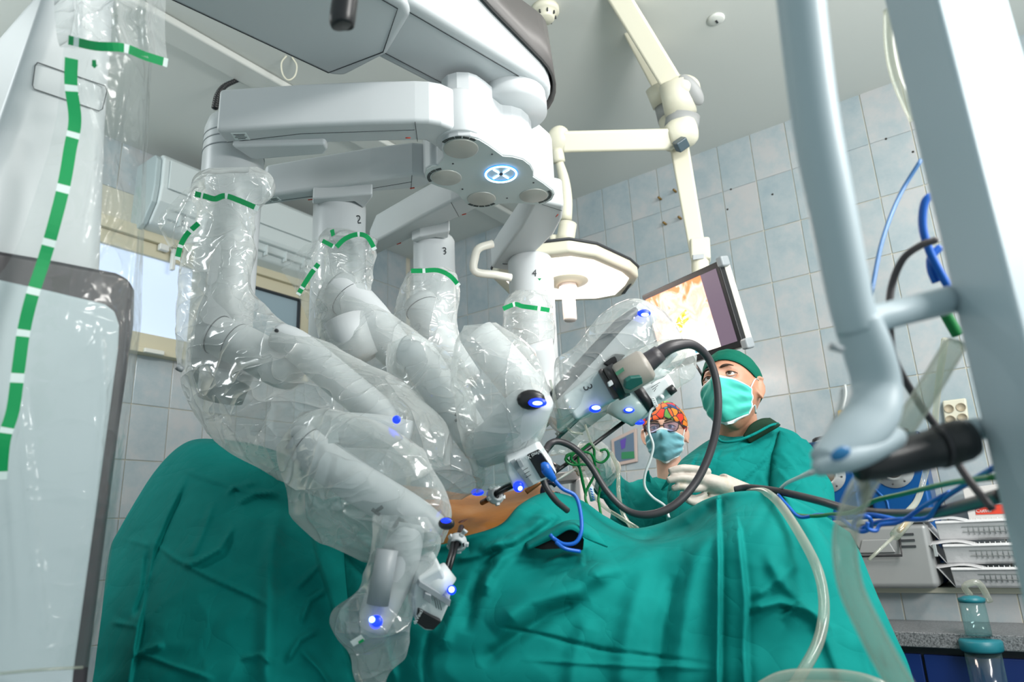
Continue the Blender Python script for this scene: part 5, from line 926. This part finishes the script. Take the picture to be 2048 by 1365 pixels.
arm('yoke', [(1118, 322, 2.85), (1128, 360, 2.84), (1132, 400, 2.82), (1132, 440, 2.8)], [.016, .022, .026, .024])
arm('yoke_knuckle', [(1136, 448, 2.78), (1130, 485, 2.76)], .036); arm('yoke_pin', [(1128, 478, 2.78), (1100, 478, 2.78)], .018)
mon = thing('monitor', P(1390, 640, 2.6), 'tilted black framed monitor showing the operation, hung on a cream arm above the surgeon', 'monitor')
barbox('rear_arm', (1235, 20, 3.0), (1322, 180, 3.1), .05, .06, .05, .05, CREAM, mon)
mk('rear_joint', *tube([P(1318, 172, 3.08), P(1332, 208, 3.08)], [.062, .06], 24, 1), CREAM, mon); mk('rear_band', *tube([P(1334, 208, 3.08), P(1342, 242, 3.08)], .056, 24, 1), GRC, mon)
arm('rear_neck', [(1340, 240, 3.05), (1352, 290, 3.0)], .05, par=mon)
barbox('down_arm', (1358, 290, 3.0), (1398, 518, 2.85), .080, .066, .06, .05, CREAM, mon, .01); barbox('arm_shoe', (1400, 480, 2.86), (1402, 524, 2.83), .078, .078, .06, .06, CREAM, mon, .01)
slab('arm_vent', [(1386, 510, 2.79), (1408, 508, 2.79), (1408, 517, 2.79), (1386, 520, 2.79)], 0, .01, GREYP, mon, .001)
arm('mount_neck', [(1400, 522, 2.83), (1402, 560, 2.8)], .035, par=mon)
TL, TR, BR = P(1283, 592, 2.85), P(1436, 522, 2.52), P(1487, 693, 2.48); BL = TL+(BR-TR)
mx_, my_ = _n(TR-TL), None; W_ = np.linalg.norm(TR-TL); my_ = (TL-BL); H_ = np.linalg.norm(my_); my_ = _n(my_); mz_ = np.cross(mx_, my_); mz_ = mz_ if mz_.dot(VD(TL)) < 0 else -mz_
def MP(a, b, z=0): return BL+mx_*W_*a+my_*H_*b+mz_*z
def panel(name, a0, a1, b0, b1, z, th, m, par, bev=0): return mk(name, *prism([MP(a0, b0, z), MP(a1, b0, z), MP(a1, b1, z), MP(a0, b1, z)], -mz_*th), m, par, smooth=False, bevel=bev)
panel('monitor_frame', 0, 1, 0, 1, 0, .035, BLACK, mon, .004); panel('back_shell', .0, 1.012, -.008, 1.012, -.025, .035, WHITE2, mon, .008)
SCR = mat('screen_picture', (.02, .02, .02), .4)
def screen(m):
    tc = nd(m, 'ShaderNodeTexCoord'); no = nd(m, 'ShaderNodeTexNoise'); no.inputs['Scale'].default_value = 9; no.inputs['Detail'].default_value = 3; no.inputs['Distortion'].default_value = 2.2; lk(m, tc.outputs['Object'], no.inputs['Vector'])
    mp = nd(m, 'ShaderNodeVectorMath', operation='DOT_PRODUCT'); mp.inputs[1].default_value = my_.tolist(); lk(m, tc.outputs['Object'], mp.inputs[0])
    h = nd(m, 'ShaderNodeMapRange'); b0_ = float(MP(0, .05)@my_); b1_ = float(MP(0, .95)@my_); h.inputs['From Min'].default_value = b0_; h.inputs['From Max'].default_value = b1_; lk(m, mp.outputs['Value'], h.inputs['Value'])
    ad = nd(m, 'ShaderNodeMath', operation='MULTIPLY_ADD'); ad.inputs[1].default_value = .55; lk(m, h.outputs['Result'], ad.inputs[0]); sb = nd(m, 'ShaderNodeMath', operation='MULTIPLY'); sb.inputs[1].default_value = .75; lk(m, no.outputs['Fac'], sb.inputs[0]); lk(m, sb.outputs[0], ad.inputs[2])
    r = nd(m, 'ShaderNodeValToRGB'); lk(m, ad.outputs[0], r.inputs['Fac']); e = r.color_ramp.elements
    cs_ = [(.0, (1, .93, .86)), (.55, (1, .90, .80)), (.66, (1, .62, .48)), (.74, (.95, .45, .33)), (.82, (1, .65, .52)), (.93, (.85, .22, .06))]
    while len(e) < len(cs_): e.new(.5)
    for x, (p, c_) in zip(e, cs_): x.position = p; x.color = (*c_, 1)
    lk(m, r.outputs['Color'], bsdf(m).inputs['Emission Color']); bsdf(m).inputs['Emission Strength'].default_value = 1.5
screen(SCR)
panel('screen_image', .04, .77, .075, .93, .0015, .002, SCR, mon); panel('screen_side_strip', .77, .955, .075, .93, .0015, .002, mat('screen_mauve', (.02, .02, .02), .3, emit=(.20, .14, .20), es=.8), mon)
panel('screen_toolbar', .47, .76, .09, .125, .0025, .001, mat('toolbar_lit', (.1, .1, .1), .3, emit=(.6, .7, 1), es=1.2), mon); panel('toolbar_icon', .47, .51, .09, .125, .0032, .001, mat('toolbar_teal', (.1, .1, .1), .3, emit=(.0, .35, .5), es=1), mon)
SPOT = mat('spot_orange', (.1, .1, .1), .3, emit=(1, .3, .01), es=1.1)
r_, tcq, nq = vary(SPOT, [(.38, (1, .75, .5)), (.46, (1, .45, .05)), (.54, (.95, .22, .0)), (.62, (1, .8, .6))], 26, 3, dist=1.5); lk(SPOT, r_.outputs['Color'], bsdf(SPOT).inputs['Emission Color'])
blob = [MP(a, b, .003) for a, b in [(.32, .50), (.38, .56), (.44, .60), (.50, .62), (.53, .56), (.50, .50), (.44, .47), (.40, .40), (.36, .38), (.34, .44)]]
mk('screen_spot', *prism(blob, -mz_*.001), SPOT, mon, smooth=False)
for a, b in ((1.0, 1.0), (1.0, 0.0)): mk('corner_guard', *box(MP(a+.012, b-.02 if b else .02, -.02), .03, .04, .045, [mx_, my_, mz_]), GREYP, mon, smooth=False, bevel=.008)
tag(mk('hanging_cable', *tube([P(1390, 728, 2.6), P(1398, 740, 2.55), P(1412, 765, 2.55)], .005, 8, 5), BLACK), 'short black cable hanging under the monitor behind the cap', 'cable')
# ================================================================== BACKGROUND THINGS ON THE RIGHT WALL
t = thing('picture_frame', PL(1255, 915, 0, XA-.02), 'small framed picture on the wall beside the nurse', 'picture')
def WP(u, v, x): return PL(u, v, 0, x)
mk('frame', *prism([WP(1222, 880, XA-.02), WP(1272, 856, XA-.02), WP(1274, 924, XA-.02), WP(1226, 934, XA-.02)], (.014, 0, 0)), mat('frame_beige', (.5, .40, .36), .5), t, smooth=False, bevel=.003)
mk('picture', *prism([WP(1228, 884, XA-.022), WP(1267, 865, XA-.022), WP(1269, 918, XA-.022), WP(1231, 926, XA-.022)], (.002, 0, 0)), mat('picture_blue', (.10, .16, .24), .4), t, smooth=False)
mk('picture_motif', *prism([WP(1240, 882, XA-.0235), WP(1252, 876, XA-.0235), (WP(1250, 896, XA-.0235)), WP(1243, 900, XA-.0235)], (.001, 0, 0)), mat('picture_violet', (.10, .05, .35), .4), t, smooth=False)
mk('caption_strip', *prism([WP(1243, 905, XA-.0235), WP(1268, 903, XA-.0235), WP(1269, 917, XA-.0235), WP(1243, 919, XA-.0235)], (.001, 0, 0)), mat('picture_green', (.02, .20, .08), .4), t, smooth=False)
t = thing('equipment_trolley', (3.0, 1.75, 0), 'white trolley with a grey top behind the green cables', 'trolley')
a0, a1 = P(1158, 960, 3.0), P(1222, 950, 3.0)
mk('cabinet_body', *prism([(a0[0], a0[1], .3), (a1[0], a1[1], .3), (a1[0]+.25, a1[1]+.2, .3), (a0[0]+.25, a0[1]+.2, .3)], (0, 0, 1.14)), mat('trolley_white', (.72, .68, .68), .4), t, smooth=False, bevel=.01)
mk('top_shelf', *prism([P(1085, 950, 3.1), P(1160, 940, 3.1), P(1160, 960, 3.1), P(1085, 968, 3.1)], (.15, .1, 0)), mat('shelf_grey', (.25, .25, .25), .4, .4), t, smooth=False, bevel=.005)
mk('trolley_shelf', *prism([P(1080, 1000, 3.1), P(1162, 995, 3.1), P(1162, 1005, 3.1), P(1080, 1010, 3.1)], (.15, .1, 0)), mat('shelf_grey2', (.3, .3, .3), .4, .4), t, smooth=False)
for u in (1090, 1156): mk('trolley_post', *tube([P(u, 940, 3.12), P(u, 1060, 3.12), np.array([P(u, 940, 3.12)[0], P(u, 940, 3.12)[1], .05])], .012, 10, 1), STEEL, t)
# socket block
t = thing('socket_block', WP(1910, 825, XA-.03), 'cream four way power socket on the tiled wall', 'socket')
sp = [WP(1884, 802, XA-.035), WP(1932, 796, XA-.035), WP(1938, 845, XA-.035), WP(1890, 855, XA-.035)]
mk('faceplate', *prism(sp, (.034, 0, 0)), CREAM, t, smooth=False, bevel=.008, seg=3)
for u, v in [(1898, 818), (1922, 815), (1901, 840), (1925, 836)]:
    c = WP(u, v, XA-.036); mk('socket', *lathe(c, (-1, 0, 0), [(.019, 0), (.019, .002), (.016, .002), (.016, -.004), (0, -.004)], 20), mat('socket_tan', (.40, .34, .24), .5), t)
    for dy, dz in ((-.006, .003), (.006, .003), (0, -.006), (-.006, -.008), (.006, -.008)): mk('pin_hole', *lathe(c+np.array([.003, dy, dz]), (-1, 0, 0), [(.002, .001), (.002, .002), (0, .002)], 8), SEAM, t)
t = thing('wall_box', WP(1685, 820, XA-.05), 'small yellow topped box on the wall behind the surgeon shoulder', 'box')
mk('box_body', *prism([WP(1675, 822, XA-.05), WP(1705, 815, XA-.05), WP(1707, 850, XA-.05), WP(1677, 858, XA-.05)], (.048, 0, 0)), mat('box_yellow', (.50, .36, .10), .5), t, smooth=False, bevel=.004)
mk('box_cord', *tube([WP(1690, 770, XA-.03), WP(1692, 790, XA-.04), WP(1686, 822, XA-.05)], .006, 8, 4), WCAB, t)
# wrapped basket trays
WRAP = mat('white_wrap', (.62, .62, .63), .35); bump(WRAP, 20, .5, .01, detail=4)
def tray(z, label, dy=0, dx=0):
    t = thing('instrument_tray', (3.2, 0, z), label, 'tray', 'wrapped instrument trays on the ledge')
    V = []; y0, y1 = .325+dy, -.12; x0 = 3.12+dx
    g_ = [[(x0+.42, y0-.05, z+.055), (x0+.42, y1, z+.055)], [(x0+.02, y0-.03, z+.006), (x0+.02, y1, z+.006)], [(x0, y0-.04, z+.014), (x0, y1, z+.014)], [(x0-.028, y0-.015, z+.046), (x0-.028, y1, z+.046)], [(x0-.036, y0-.012, z+.048), (x0-.036, y1, z+.048)]]
    pr = [(x0+.01, z), (x0, z+.008), (x0-.030, z+.060), (x0-.042, z+.064), (x0-.036, z+.074), (x0-.018, z+.070), (x0+.006, z+.018), (x0+.30, z+.018), (x0+.30, z)]
    mk('tray_shell', *prism([(x, y0-.02, zz) for x, zz in pr], (0, y1-y0, 0)), WRAP, t, smooth=False, bevel=.003)
    mk('tray_end', *prism([(x0+.01, y0-.02, z), (x0-.042, y0+.022, z+.072), (x0+.26, y0+.022, z+.072), (x0+.29, y0-.02, z)], (0, -.004, 0)), WRAP, t, smooth=False, bevel=.001)
    fl = surf([[(1, 0, 0), (1, 0, 0), (1, 0, 0)]]*3, 1, 1)
    c = np.array([x0-.040, y0+.026, z+.066]); V = [c, c+[0.03, .035, .006], c+[.09, .03, .016], c+[0, -.10, .022], c+[.05, -.09, .03], c+[.1, -.08, .028], c+[-.008, -.16, -.01], c+[.03, -.16, .004], c+[.08, -.15, .01]]
    mk('wrap_flap', V, [(0, 1, 4, 3), (1, 2, 5, 4), (3, 4, 7, 6), (4, 5, 8, 7)], WRAP, t, sub=2, solid=.002)
    me = [tube([(x0-.012, y0-.12-.016*k, z+.020), (x0-.034, y0-.12-.016*k, z+.078)], .0014, 6, 1) for k in range(20)]+[tube([(x0-.016-.008*j, y0-.10, z+.03+.018*j), (x0-.016-.008*j, y1, z+.03+.018*j)], .0014, 6, 1) for j in range(3)]
    mk('wire_basket', *join(me), ALU, t)
tray(.955, 'bottom white wrapped wire basket tray beside the grey case'); tray(1.037, 'middle white wrapped wire basket tray beside the grey case', .01, -.01); tray(1.12, 'top white wrapped tray beside the grey case', .02, .0)
t = thing('carton', (3.4, .12, 1.19), 'white carton with a red label standing behind the trays', 'carton')
mk('carton_body', *prism([WP(1925, 978, 3.34), WP(2060, 960, 3.34), WP(2060, 1050, 3.34), WP(1940, 1050, 3.34)], (.15, 0, 0)), mat('carton_white', (.62, .60, .58), .6), t, smooth=False, bevel=.002)
mk('red_label', *prism([WP(1950, 1012, 3.337), WP(2010, 1008, 3.337), WP(2012, 1028, 3.337), WP(1952, 1030, 3.337)], (.002, 0, 0)), RED, t, smooth=False)
text('Cutter', WP(1968, 1022, 3.335), (0, -1, 0), .02, mat('print_white4', (.7, .7, .7), .5), t, (0, 0, 1))
# suction jar
t = thing('suction_jar', P(1985, 1280, 2.2), 'clear suction jar with blue green cap at the lower right corner', 'jar')
JG = film('jar_plastic', .10, tint=(.75, .93, .93), rough=.1, strength=0, white=(.3, .5, .5)); TEAL = mat('teal_cap', (.01, .16, .20), .4)
jb = P(1985, 1400, 2.2); jb = np.array([jb[0], jb[1], 0]); zz = [P(1985, v, 2.2)[2] for v in (1400, 1300, 1275, 1265, 1205)]
mk('jar_body', *lathe(jb+np.array([0, 0, zz[0]-.1]), (0, 0, 1), [(.045, 0), (.05, .01), (.052, zz[1]-zz[0]+.1), (.048, zz[1]-zz[0]+.1)], 28), JG, t)
mk('jar_collar', *lathe(jb+np.array([0, 0, zz[1]-.01]), (0, 0, 1), [(.058, 0), (.062, .006), (.062, .030), (.056, .036), (0, .038)], 28), TEAL, t)
mk('inner_cylinder', *lathe(jb+np.array([0, 0, zz[2]]), (0, 0, 1), [(.038, 0), (.036, .10), (0, .10)], 24), JG, t)
mk('top_cap', *lathe(jb+np.array([0, 0, zz[2]+.10]), (0, 0, 1), [(.038, 0), (.040, .012), (.02, .02), (0, .022)], 24), TEAL, t)
mk('hose_elbow', *tube([jb+np.array([.0, 0, zz[2]+.12]), jb+np.array([-.01, .01, zz[2]+.15]), jb+np.array([0, -.03, zz[2]+.16]), jb+np.array([.01, -.05, zz[2]+.10])], .010, 12, 4), TUBEM, t)
mk('jar_bracket', *tube([jb+np.array([0, 0, zz[1]+.01]), jb+np.array([.35, -.02, zz[1]+.01])], .012, 10, 1), STEEL, t)
# ================================================================== CABLES AND TUBES
cable('endoscope_cable', [(1312, 712, 1.52), (1345, 693, 1.52), (1385, 690, 1.54), (1415, 715, 1.56), (1432, 760, 1.56), (1436, 820, 1.55), (1425, 890, 1.54), (1395, 960, 1.52), (1350, 1010, 1.50), (1300, 1030, 1.5), (1255, 1022, 1.52), (1215, 985, 1.54), (1180, 930, 1.56), (1150, 898, 1.56), (1120, 884, 1.56), (1100, 888, 1.55), (1090, 905, 1.52)], [.017, .014, .010, .0088]+[.0088]*6+[.0075]*7, RUBBER, 'thick dark cable looping from the endoscope past the surgeon mask and back', 'cable', n=10, seg=14)
cable('power_cable', [(1082, 940, 1.42), (1090, 970, 1.40), (1110, 1000, 1.40), (1135, 1022, 1.42)], .0065, RUBBER, 'black cable below the blue plug entering the green drape', 'cable')
cable('power_cable', [(1470, 980, 1.54), (1500, 976, 1.52), (1560, 984, 1.45), (1640, 1003, 1.35), (1700, 1020, 1.25), (1780, 1028, 1.15), (1860, 1027, 1.0), (1930, 1012, .85), (2010, 990, .72)], .0078, RUBBER, 'long dark cable running right from the drape peak behind the white frame', 'cable', n=10)
cable('blue_cable', [(1106, 958, 1.34), (1125, 978, 1.34), (1150, 992, 1.34), (1160, 1020, 1.33), (1163, 1060, 1.31), (1152, 1085, 1.30), (1128, 1089, 1.30), (1108, 1078, 1.31), (1100, 1070, 1.31)], .0038, BLUEP, 'blue cable looping from the blue plug over the black pouch', 'cable')
cable('blue_cable', [(1112, 1085, 1.30), (1130, 1098, 1.29), (1160, 1104, 1.30)], .0036, BLUEP, 'short length of blue cable tucked in the black pouch', 'cable')
def gc(pts, label): cable('green_cable', pts, .0033, GREENP, label, 'cable', 'green cables by the nurse hand')
gc([(1230, 1056, 1.62), (1200, 1040, 1.65), (1175, 1010, 1.7), (1172, 985, 1.72), (1190, 945, 1.72), (1183, 910, 1.7), (1162, 905, 1.7), (1140, 910, 1.7), (1131, 920, 1.7), (1145, 930, 1.7), (1172, 930, 1.7), (1195, 940, 1.71), (1200, 970, 1.72), (1197, 1000, 1.72), (1204, 1040, 1.66)], 'green cable in loose loops falling onto the drape')
gc([(1140, 928, 1.71), (1133, 912, 1.71), (1160, 902, 1.71), (1180, 888, 1.71), (1188, 900, 1.71), (1190, 920, 1.71), (1205, 925, 1.71), (1217, 912, 1.71), (1212, 900, 1.71), (1200, 902, 1.71)], 'green cable loop around the instrument shaft above the glove')
gc([(1150, 905, 1.70), (1142, 918, 1.7), (1158, 935, 1.71), (1165, 965, 1.72), (1172, 992, 1.72), (1165, 960, 1.72), (1158, 930, 1.72), (1156, 912, 1.72)], 'green cable folded tight below the gloved fingers')
cable('white_cable', [(1312, 812, 1.74), (1300, 826, 1.74), (1297, 860, 1.74), (1306, 890, 1.74), (1302, 915, 1.74), (1290, 950, 1.74), (1290, 975, 1.74), (1305, 995, 1.74), (1330, 1013, 1.74), (1338, 1036, 1.72)], .0034, WCAB, 'thin white cord hanging down from the white instrument head', 'cord')
tag(mk('coiled_cord', *tube([P(1306+4*math.cos(k*1.6)+k*.35, 797+3*math.sin(k*1.6)+k*.9, 1.735) for k in range(18)], .0018, 6, 2), WCAB), 'small white coil of cord at the white instrument head', 'cord')
cable('clear_tube', [(1165, 945, 1.8), (1180, 980, 1.8), (1205, 1012, 1.75), (1240, 1035, 1.7), (1275, 1057, 1.63)], .0045, TUBEM, 'clear tube falling from the glove onto the green drape', 'tube')
cable('clear_tube', [(1222, 905, 1.85), (1236, 940, 1.85), (1237, 985, 1.82), (1245, 1025, 1.75), (1262, 1055, 1.66)], .0055, TUBEM, 'clear tube running down the nurse sleeve', 'tube')
mk_t = thing('inline_filter', P(1183, 990, 1.79), 'small blue and white filter on the clear tube below the glove', 'filter')
mk('filter_body', *tube([P(1180, 975, 1.79), P(1186, 1002, 1.79)], .0075, 12, 1), mat('filter_clear', (.45, .6, .68), .3), mk_t)
for k in range(5): mk('blue_mark', *tube([P(1180+1.3*k, 978+5*k, 1.775), P(1184+1.3*k, 980+5*k, 1.775)], .0016, 6, 1), BLUEP, mk_t)
cable('bronze_tube', [(1052, 985, 1.6), (1075, 968, 1.6), (1092, 955, 1.62)], .006, BROWNT, 'bronze coloured tube between skin and instrument', 'tube')
t = thing('instrument_grip', P(1105, 980, 1.62), 'chrome and dark ringed instrument grip standing behind the blue plug', 'instrument')
mk('ring_grip', *tube([P(1100+15*math.cos(a), 985+20*math.sin(a), 1.62) for a in np.linspace(0, 5.6, 14)], .006, 10, 2), mat('grip_dark', (.03, .03, .06), .25, .5), t)
mk('knob', *tube([P(1098, 935, 1.6), P(1112, 945, 1.6)], [.015, .018], 10, 1), BLACK, t); mk('rod', *tube([P(1112, 962, 1.62), P(1150, 938, 1.7)], .0035, 8, 1), STEEL, t)
cable('white_cable', [(1555, 985, 1.48), (1572, 968, 1.4), (1600, 955, 1.2), (1625, 945, .8)], .0035, WCAB, 'thin white cord from the surgeon gown to the white frame foot', 'cord')
cable('green_cable', [(1570, 1005, 1.42), (1590, 1028, 1.38), (1625, 1033, 1.32), (1660, 1030, 1.25), (1705, 1025, 1.15), (1750, 1002, 1.08), (1800, 990, 1.02), (1850, 978, .95), (1910, 965, .85), (1990, 955, .72)], .0036, GREENP, 'green cable running right along the blue cables', 'cable')
cable('blue_cable', [(1556, 990, 1.44), (1575, 1012, 1.4), (1600, 1035, 1.35), (1640, 1030, 1.30), (1680, 1038, 1.2), (1712, 1060, 1.12), (1745, 1048, 1.08), (1790, 1040, 1.02), (1850, 1038, .98), (1870, 1020, .95), (1885, 1000, .92), (1930, 970, .85), (1990, 935, .74)], .0034, BLUEP, 'long blue cable rising to the white column on the right', 'cable')
cable('blue_cable', [(1800, 1042, 1.03), (1770, 1035, 1.05), (1735, 1030, 1.08), (1712, 1040, 1.1), (1708, 1056, 1.1), (1725, 1064, 1.08), (1742, 1055, 1.07), (1738, 1036, 1.06), (1716, 1034, 1.07)], .0034, BLUEP, 'small knotted loops of blue cable above the grey case', 'cable')
cable('blue_cable', [(1735, 1045, 1.03), (1735, 1058, 1.03), (1752, 1062, 1.03), (1762, 1050, 1.03), (1800, 1044, 1.01), (1840, 1018, .98), (1870, 1000, .93), (1900, 985, .9)], .0030, BLUEP, 'thin blue cable beside the knotted loops', 'cable')
cable('clear_hose', [(1498, 985, 1.52), (1530, 985, 1.46), (1560, 1010, 1.38), (1600, 1070, 1.27), (1635, 1140, 1.18), (1648, 1210, 1.12), (1638, 1280, 1.08), (1605, 1345, 1.05), (1570, 1400, 1.03)], .0085, TUBEM, 'clear hose curving down the green drape from its peak', 'hose', n=12)
cable('clear_hose', [(1490, 1400, .95), (1560, 1358, .95), (1640, 1352, .93), (1720, 1360, .9), (1800, 1390, .88)], .0085, TUBEM, 'clear hose crossing the bottom edge of the drape', 'hose', n=12)
cable('clear_hose', [(1910, 690, .70), (1850, 790, .68), (1790, 880, .66), (1740, 950, .64), (1708, 1010, .62), (1690, 1080, .62), (1700, 1170, .60), (1740, 1260, .58), (1800, 1370, .56), (1850, 1450, .55)], [.0105]*10, TUBEM, 'thick blurred clear hose sweeping down in front of the drape', 'hose', n=12, seg=16)
cable('clear_hose', [(1890, 680, 1.6), (1878, 760, 1.7), (1872, 820, 1.8), (1868, 870, 1.9), (1850, 950, 1.95), (1835, 1000, 1.9), (1810, 1030, 1.8)], .008, TUBEM, 'thin clear drip line hanging beside the socket block', 'tube')
t = thing('drip_chamber', P(1800, 1050, 1.7), 'clear drip chamber with amber core on the line above the grey case', 'drip chamber')
mk('chamber', *tube([P(1822, 1035, 1.72), P(1790, 1072, 1.66)], [.012, .012], 14, 1), TUBEM, t); mk('amber_core', *tube([P(1815, 1043, 1.7), P(1798, 1063, 1.67)], .006, 10, 1), mat('amber', (.4, .25, .08), .4), t); mk('tail_line', *tube([P(1788, 1074, 1.66), P(1738, 1120, 1.6)], .004, 8, 1), TUBEM, t)
cable('dark_cable', [(1842, 320, 1.0), (1800, 390, 1.0), (1765, 480, .95), (1742, 590, .9)], .003, mat('blue_grey_cable', (.06, .17, .38), .4), 'slim blue grey cable arching down behind the crossbar', 'cable')
cable('dark_cable', [(1872, 480, .8), (1840, 492, .8), (1805, 520, .8), (1783, 575, .8), (1779, 640, .78), (1790, 720, .78), (1840, 810, .78), (1880, 865, .78), (1930, 950, .75), (1985, 1020, .72)], .0042, mat('brown_grey_cable', (.06, .05, .055), .45), 'dark cable hanging behind the white frame from column to handle', 'cable')
for pts, lb in (([(1880, 390, .85), (1852, 400, .85), (1845, 450, .85), (1858, 500, .85), (1880, 545, .85), (1900, 580, .85)], 'thick blue cable at the edge of the white column'), ([(1880, 495, .86), (1862, 515, .86), (1862, 540, .86), (1872, 565, .86)], 'short blue cable end beside the white column')):
    cable('blue_cable', pts, .0048, BLUEP, lb, 'cable')
cable('green_cable', [(1876, 600, .9), (1895, 635, .9), (1915, 670, .9)], .007, GREENP, 'short green cable under the crossbar', 'cable')
cable('clear_tube', [(1778, 20, .9), (1780, 90, .9), (1795, 160, .9), (1830, 240, .9)], .007, TUBEM, 'clear tube at the top beside the white column', 'tube')
# ================================================================== WHITE FRAME NEAREST THE CAMERA
EQ = mat('equipment_white', (.42, .50, .54), .4)
fg = thing('equipment_stand', P(1850, 900, .6)*np.array([1, 1, 0]), 'large blurred pale grey equipment column with post and crossbar in the right foreground', 'stand')
def vert(u, v, d, z0=0., z1=2.6): p = P(u, v, d); return np.array([p[0], p[1], z0])
ca, cb_, cc_, cd = vert(1895, 560, .64), vert(2020, 560, .56), vert(2180, 560, .62), vert(2060, 560, .74)
mk('main_column', *prism([ca, cb_, cc_, cd], (0, 0, 2.6)), EQ, fg, smooth=False, bevel=.006, seg=3)
mk('post', *tube([P(1588, -120, .58), P(1625, 200, .58), P(1660, 400, .58), (P(1700, 600, .58)), P(1718, 660, .58)], [.019, .0188, .0185, .0175, .017], 28, 6), EQ, fg)
mk('crossbar', *tube([P(1700, 648, .58), P(1740, 640, .59), P(1800, 625, .60), P(1900, 600, .64)], [.014, .0125, .012, .013], 20, 4), EQ, fg)
mk('curved_foot', *(lambda o: o)(join([tube([P(u, v, d) for u, v, d in [(1712, 640, .58), (1735, 700, .58), (1752, 770, .58), (1742, 830, .57), (1700, 880, .56), (1650, 925, .55)]], [.019, .020, .020, .022, .021, .014], 26, 8, ell=.8)])), EQ, fg)
mk('foot_pad', *tube([P(1632, 938, .55), P(1670, 925, .55), P(1720, 905, .56), P(1775, 880, .58)], [.010, .017, .020, .018], 26, 6, ell=.6), EQ, fg)
mk('foot_button', *uvsphere(P(1681, 908, .53), .0085, .005, .003, [_n(px(1681, 908, .53, 30, -14)), _n(px(1681, 908, .53, 14, 30)), VD(P(1681, 908, .53))], 18, 10), mat('button_blue', (.01, .16, .38), .25, coat=.5), fg)
mk('post_notch', *tube([P(1660, 693, .565), P(1685, 700, .565)], .003, 10, 1), GREYP, fg)
t = thing('handle', P(1850, 900, .6), 'black blurred cylindrical handle in the right foreground beside the white column', 'handle')
mk('handle_grip', *tube([P(1715, 938, .585), P(1760, 925, .59), P(1840, 905, .60), P(1880, 895, .60)], [.011, .015, .0165, .0172], 26, 4), BLACK, t)
mk('handle_collar', *tube([P(1880, 895, .60), P(1925, 880, .60), P(1940, 876, .60)], [.0185, .0185, .0165], 26, 1), BLACK, t); mk('grip_ring', *tube([P(1878, 895, .60), P(1884, 894, .60)], .0188, 26, 1), DARKT, t)
mk('handle_bracket', *tube([P(1925, 862, .61), P(1990, 855, .64)], .010, 12, 1), EQ, t)
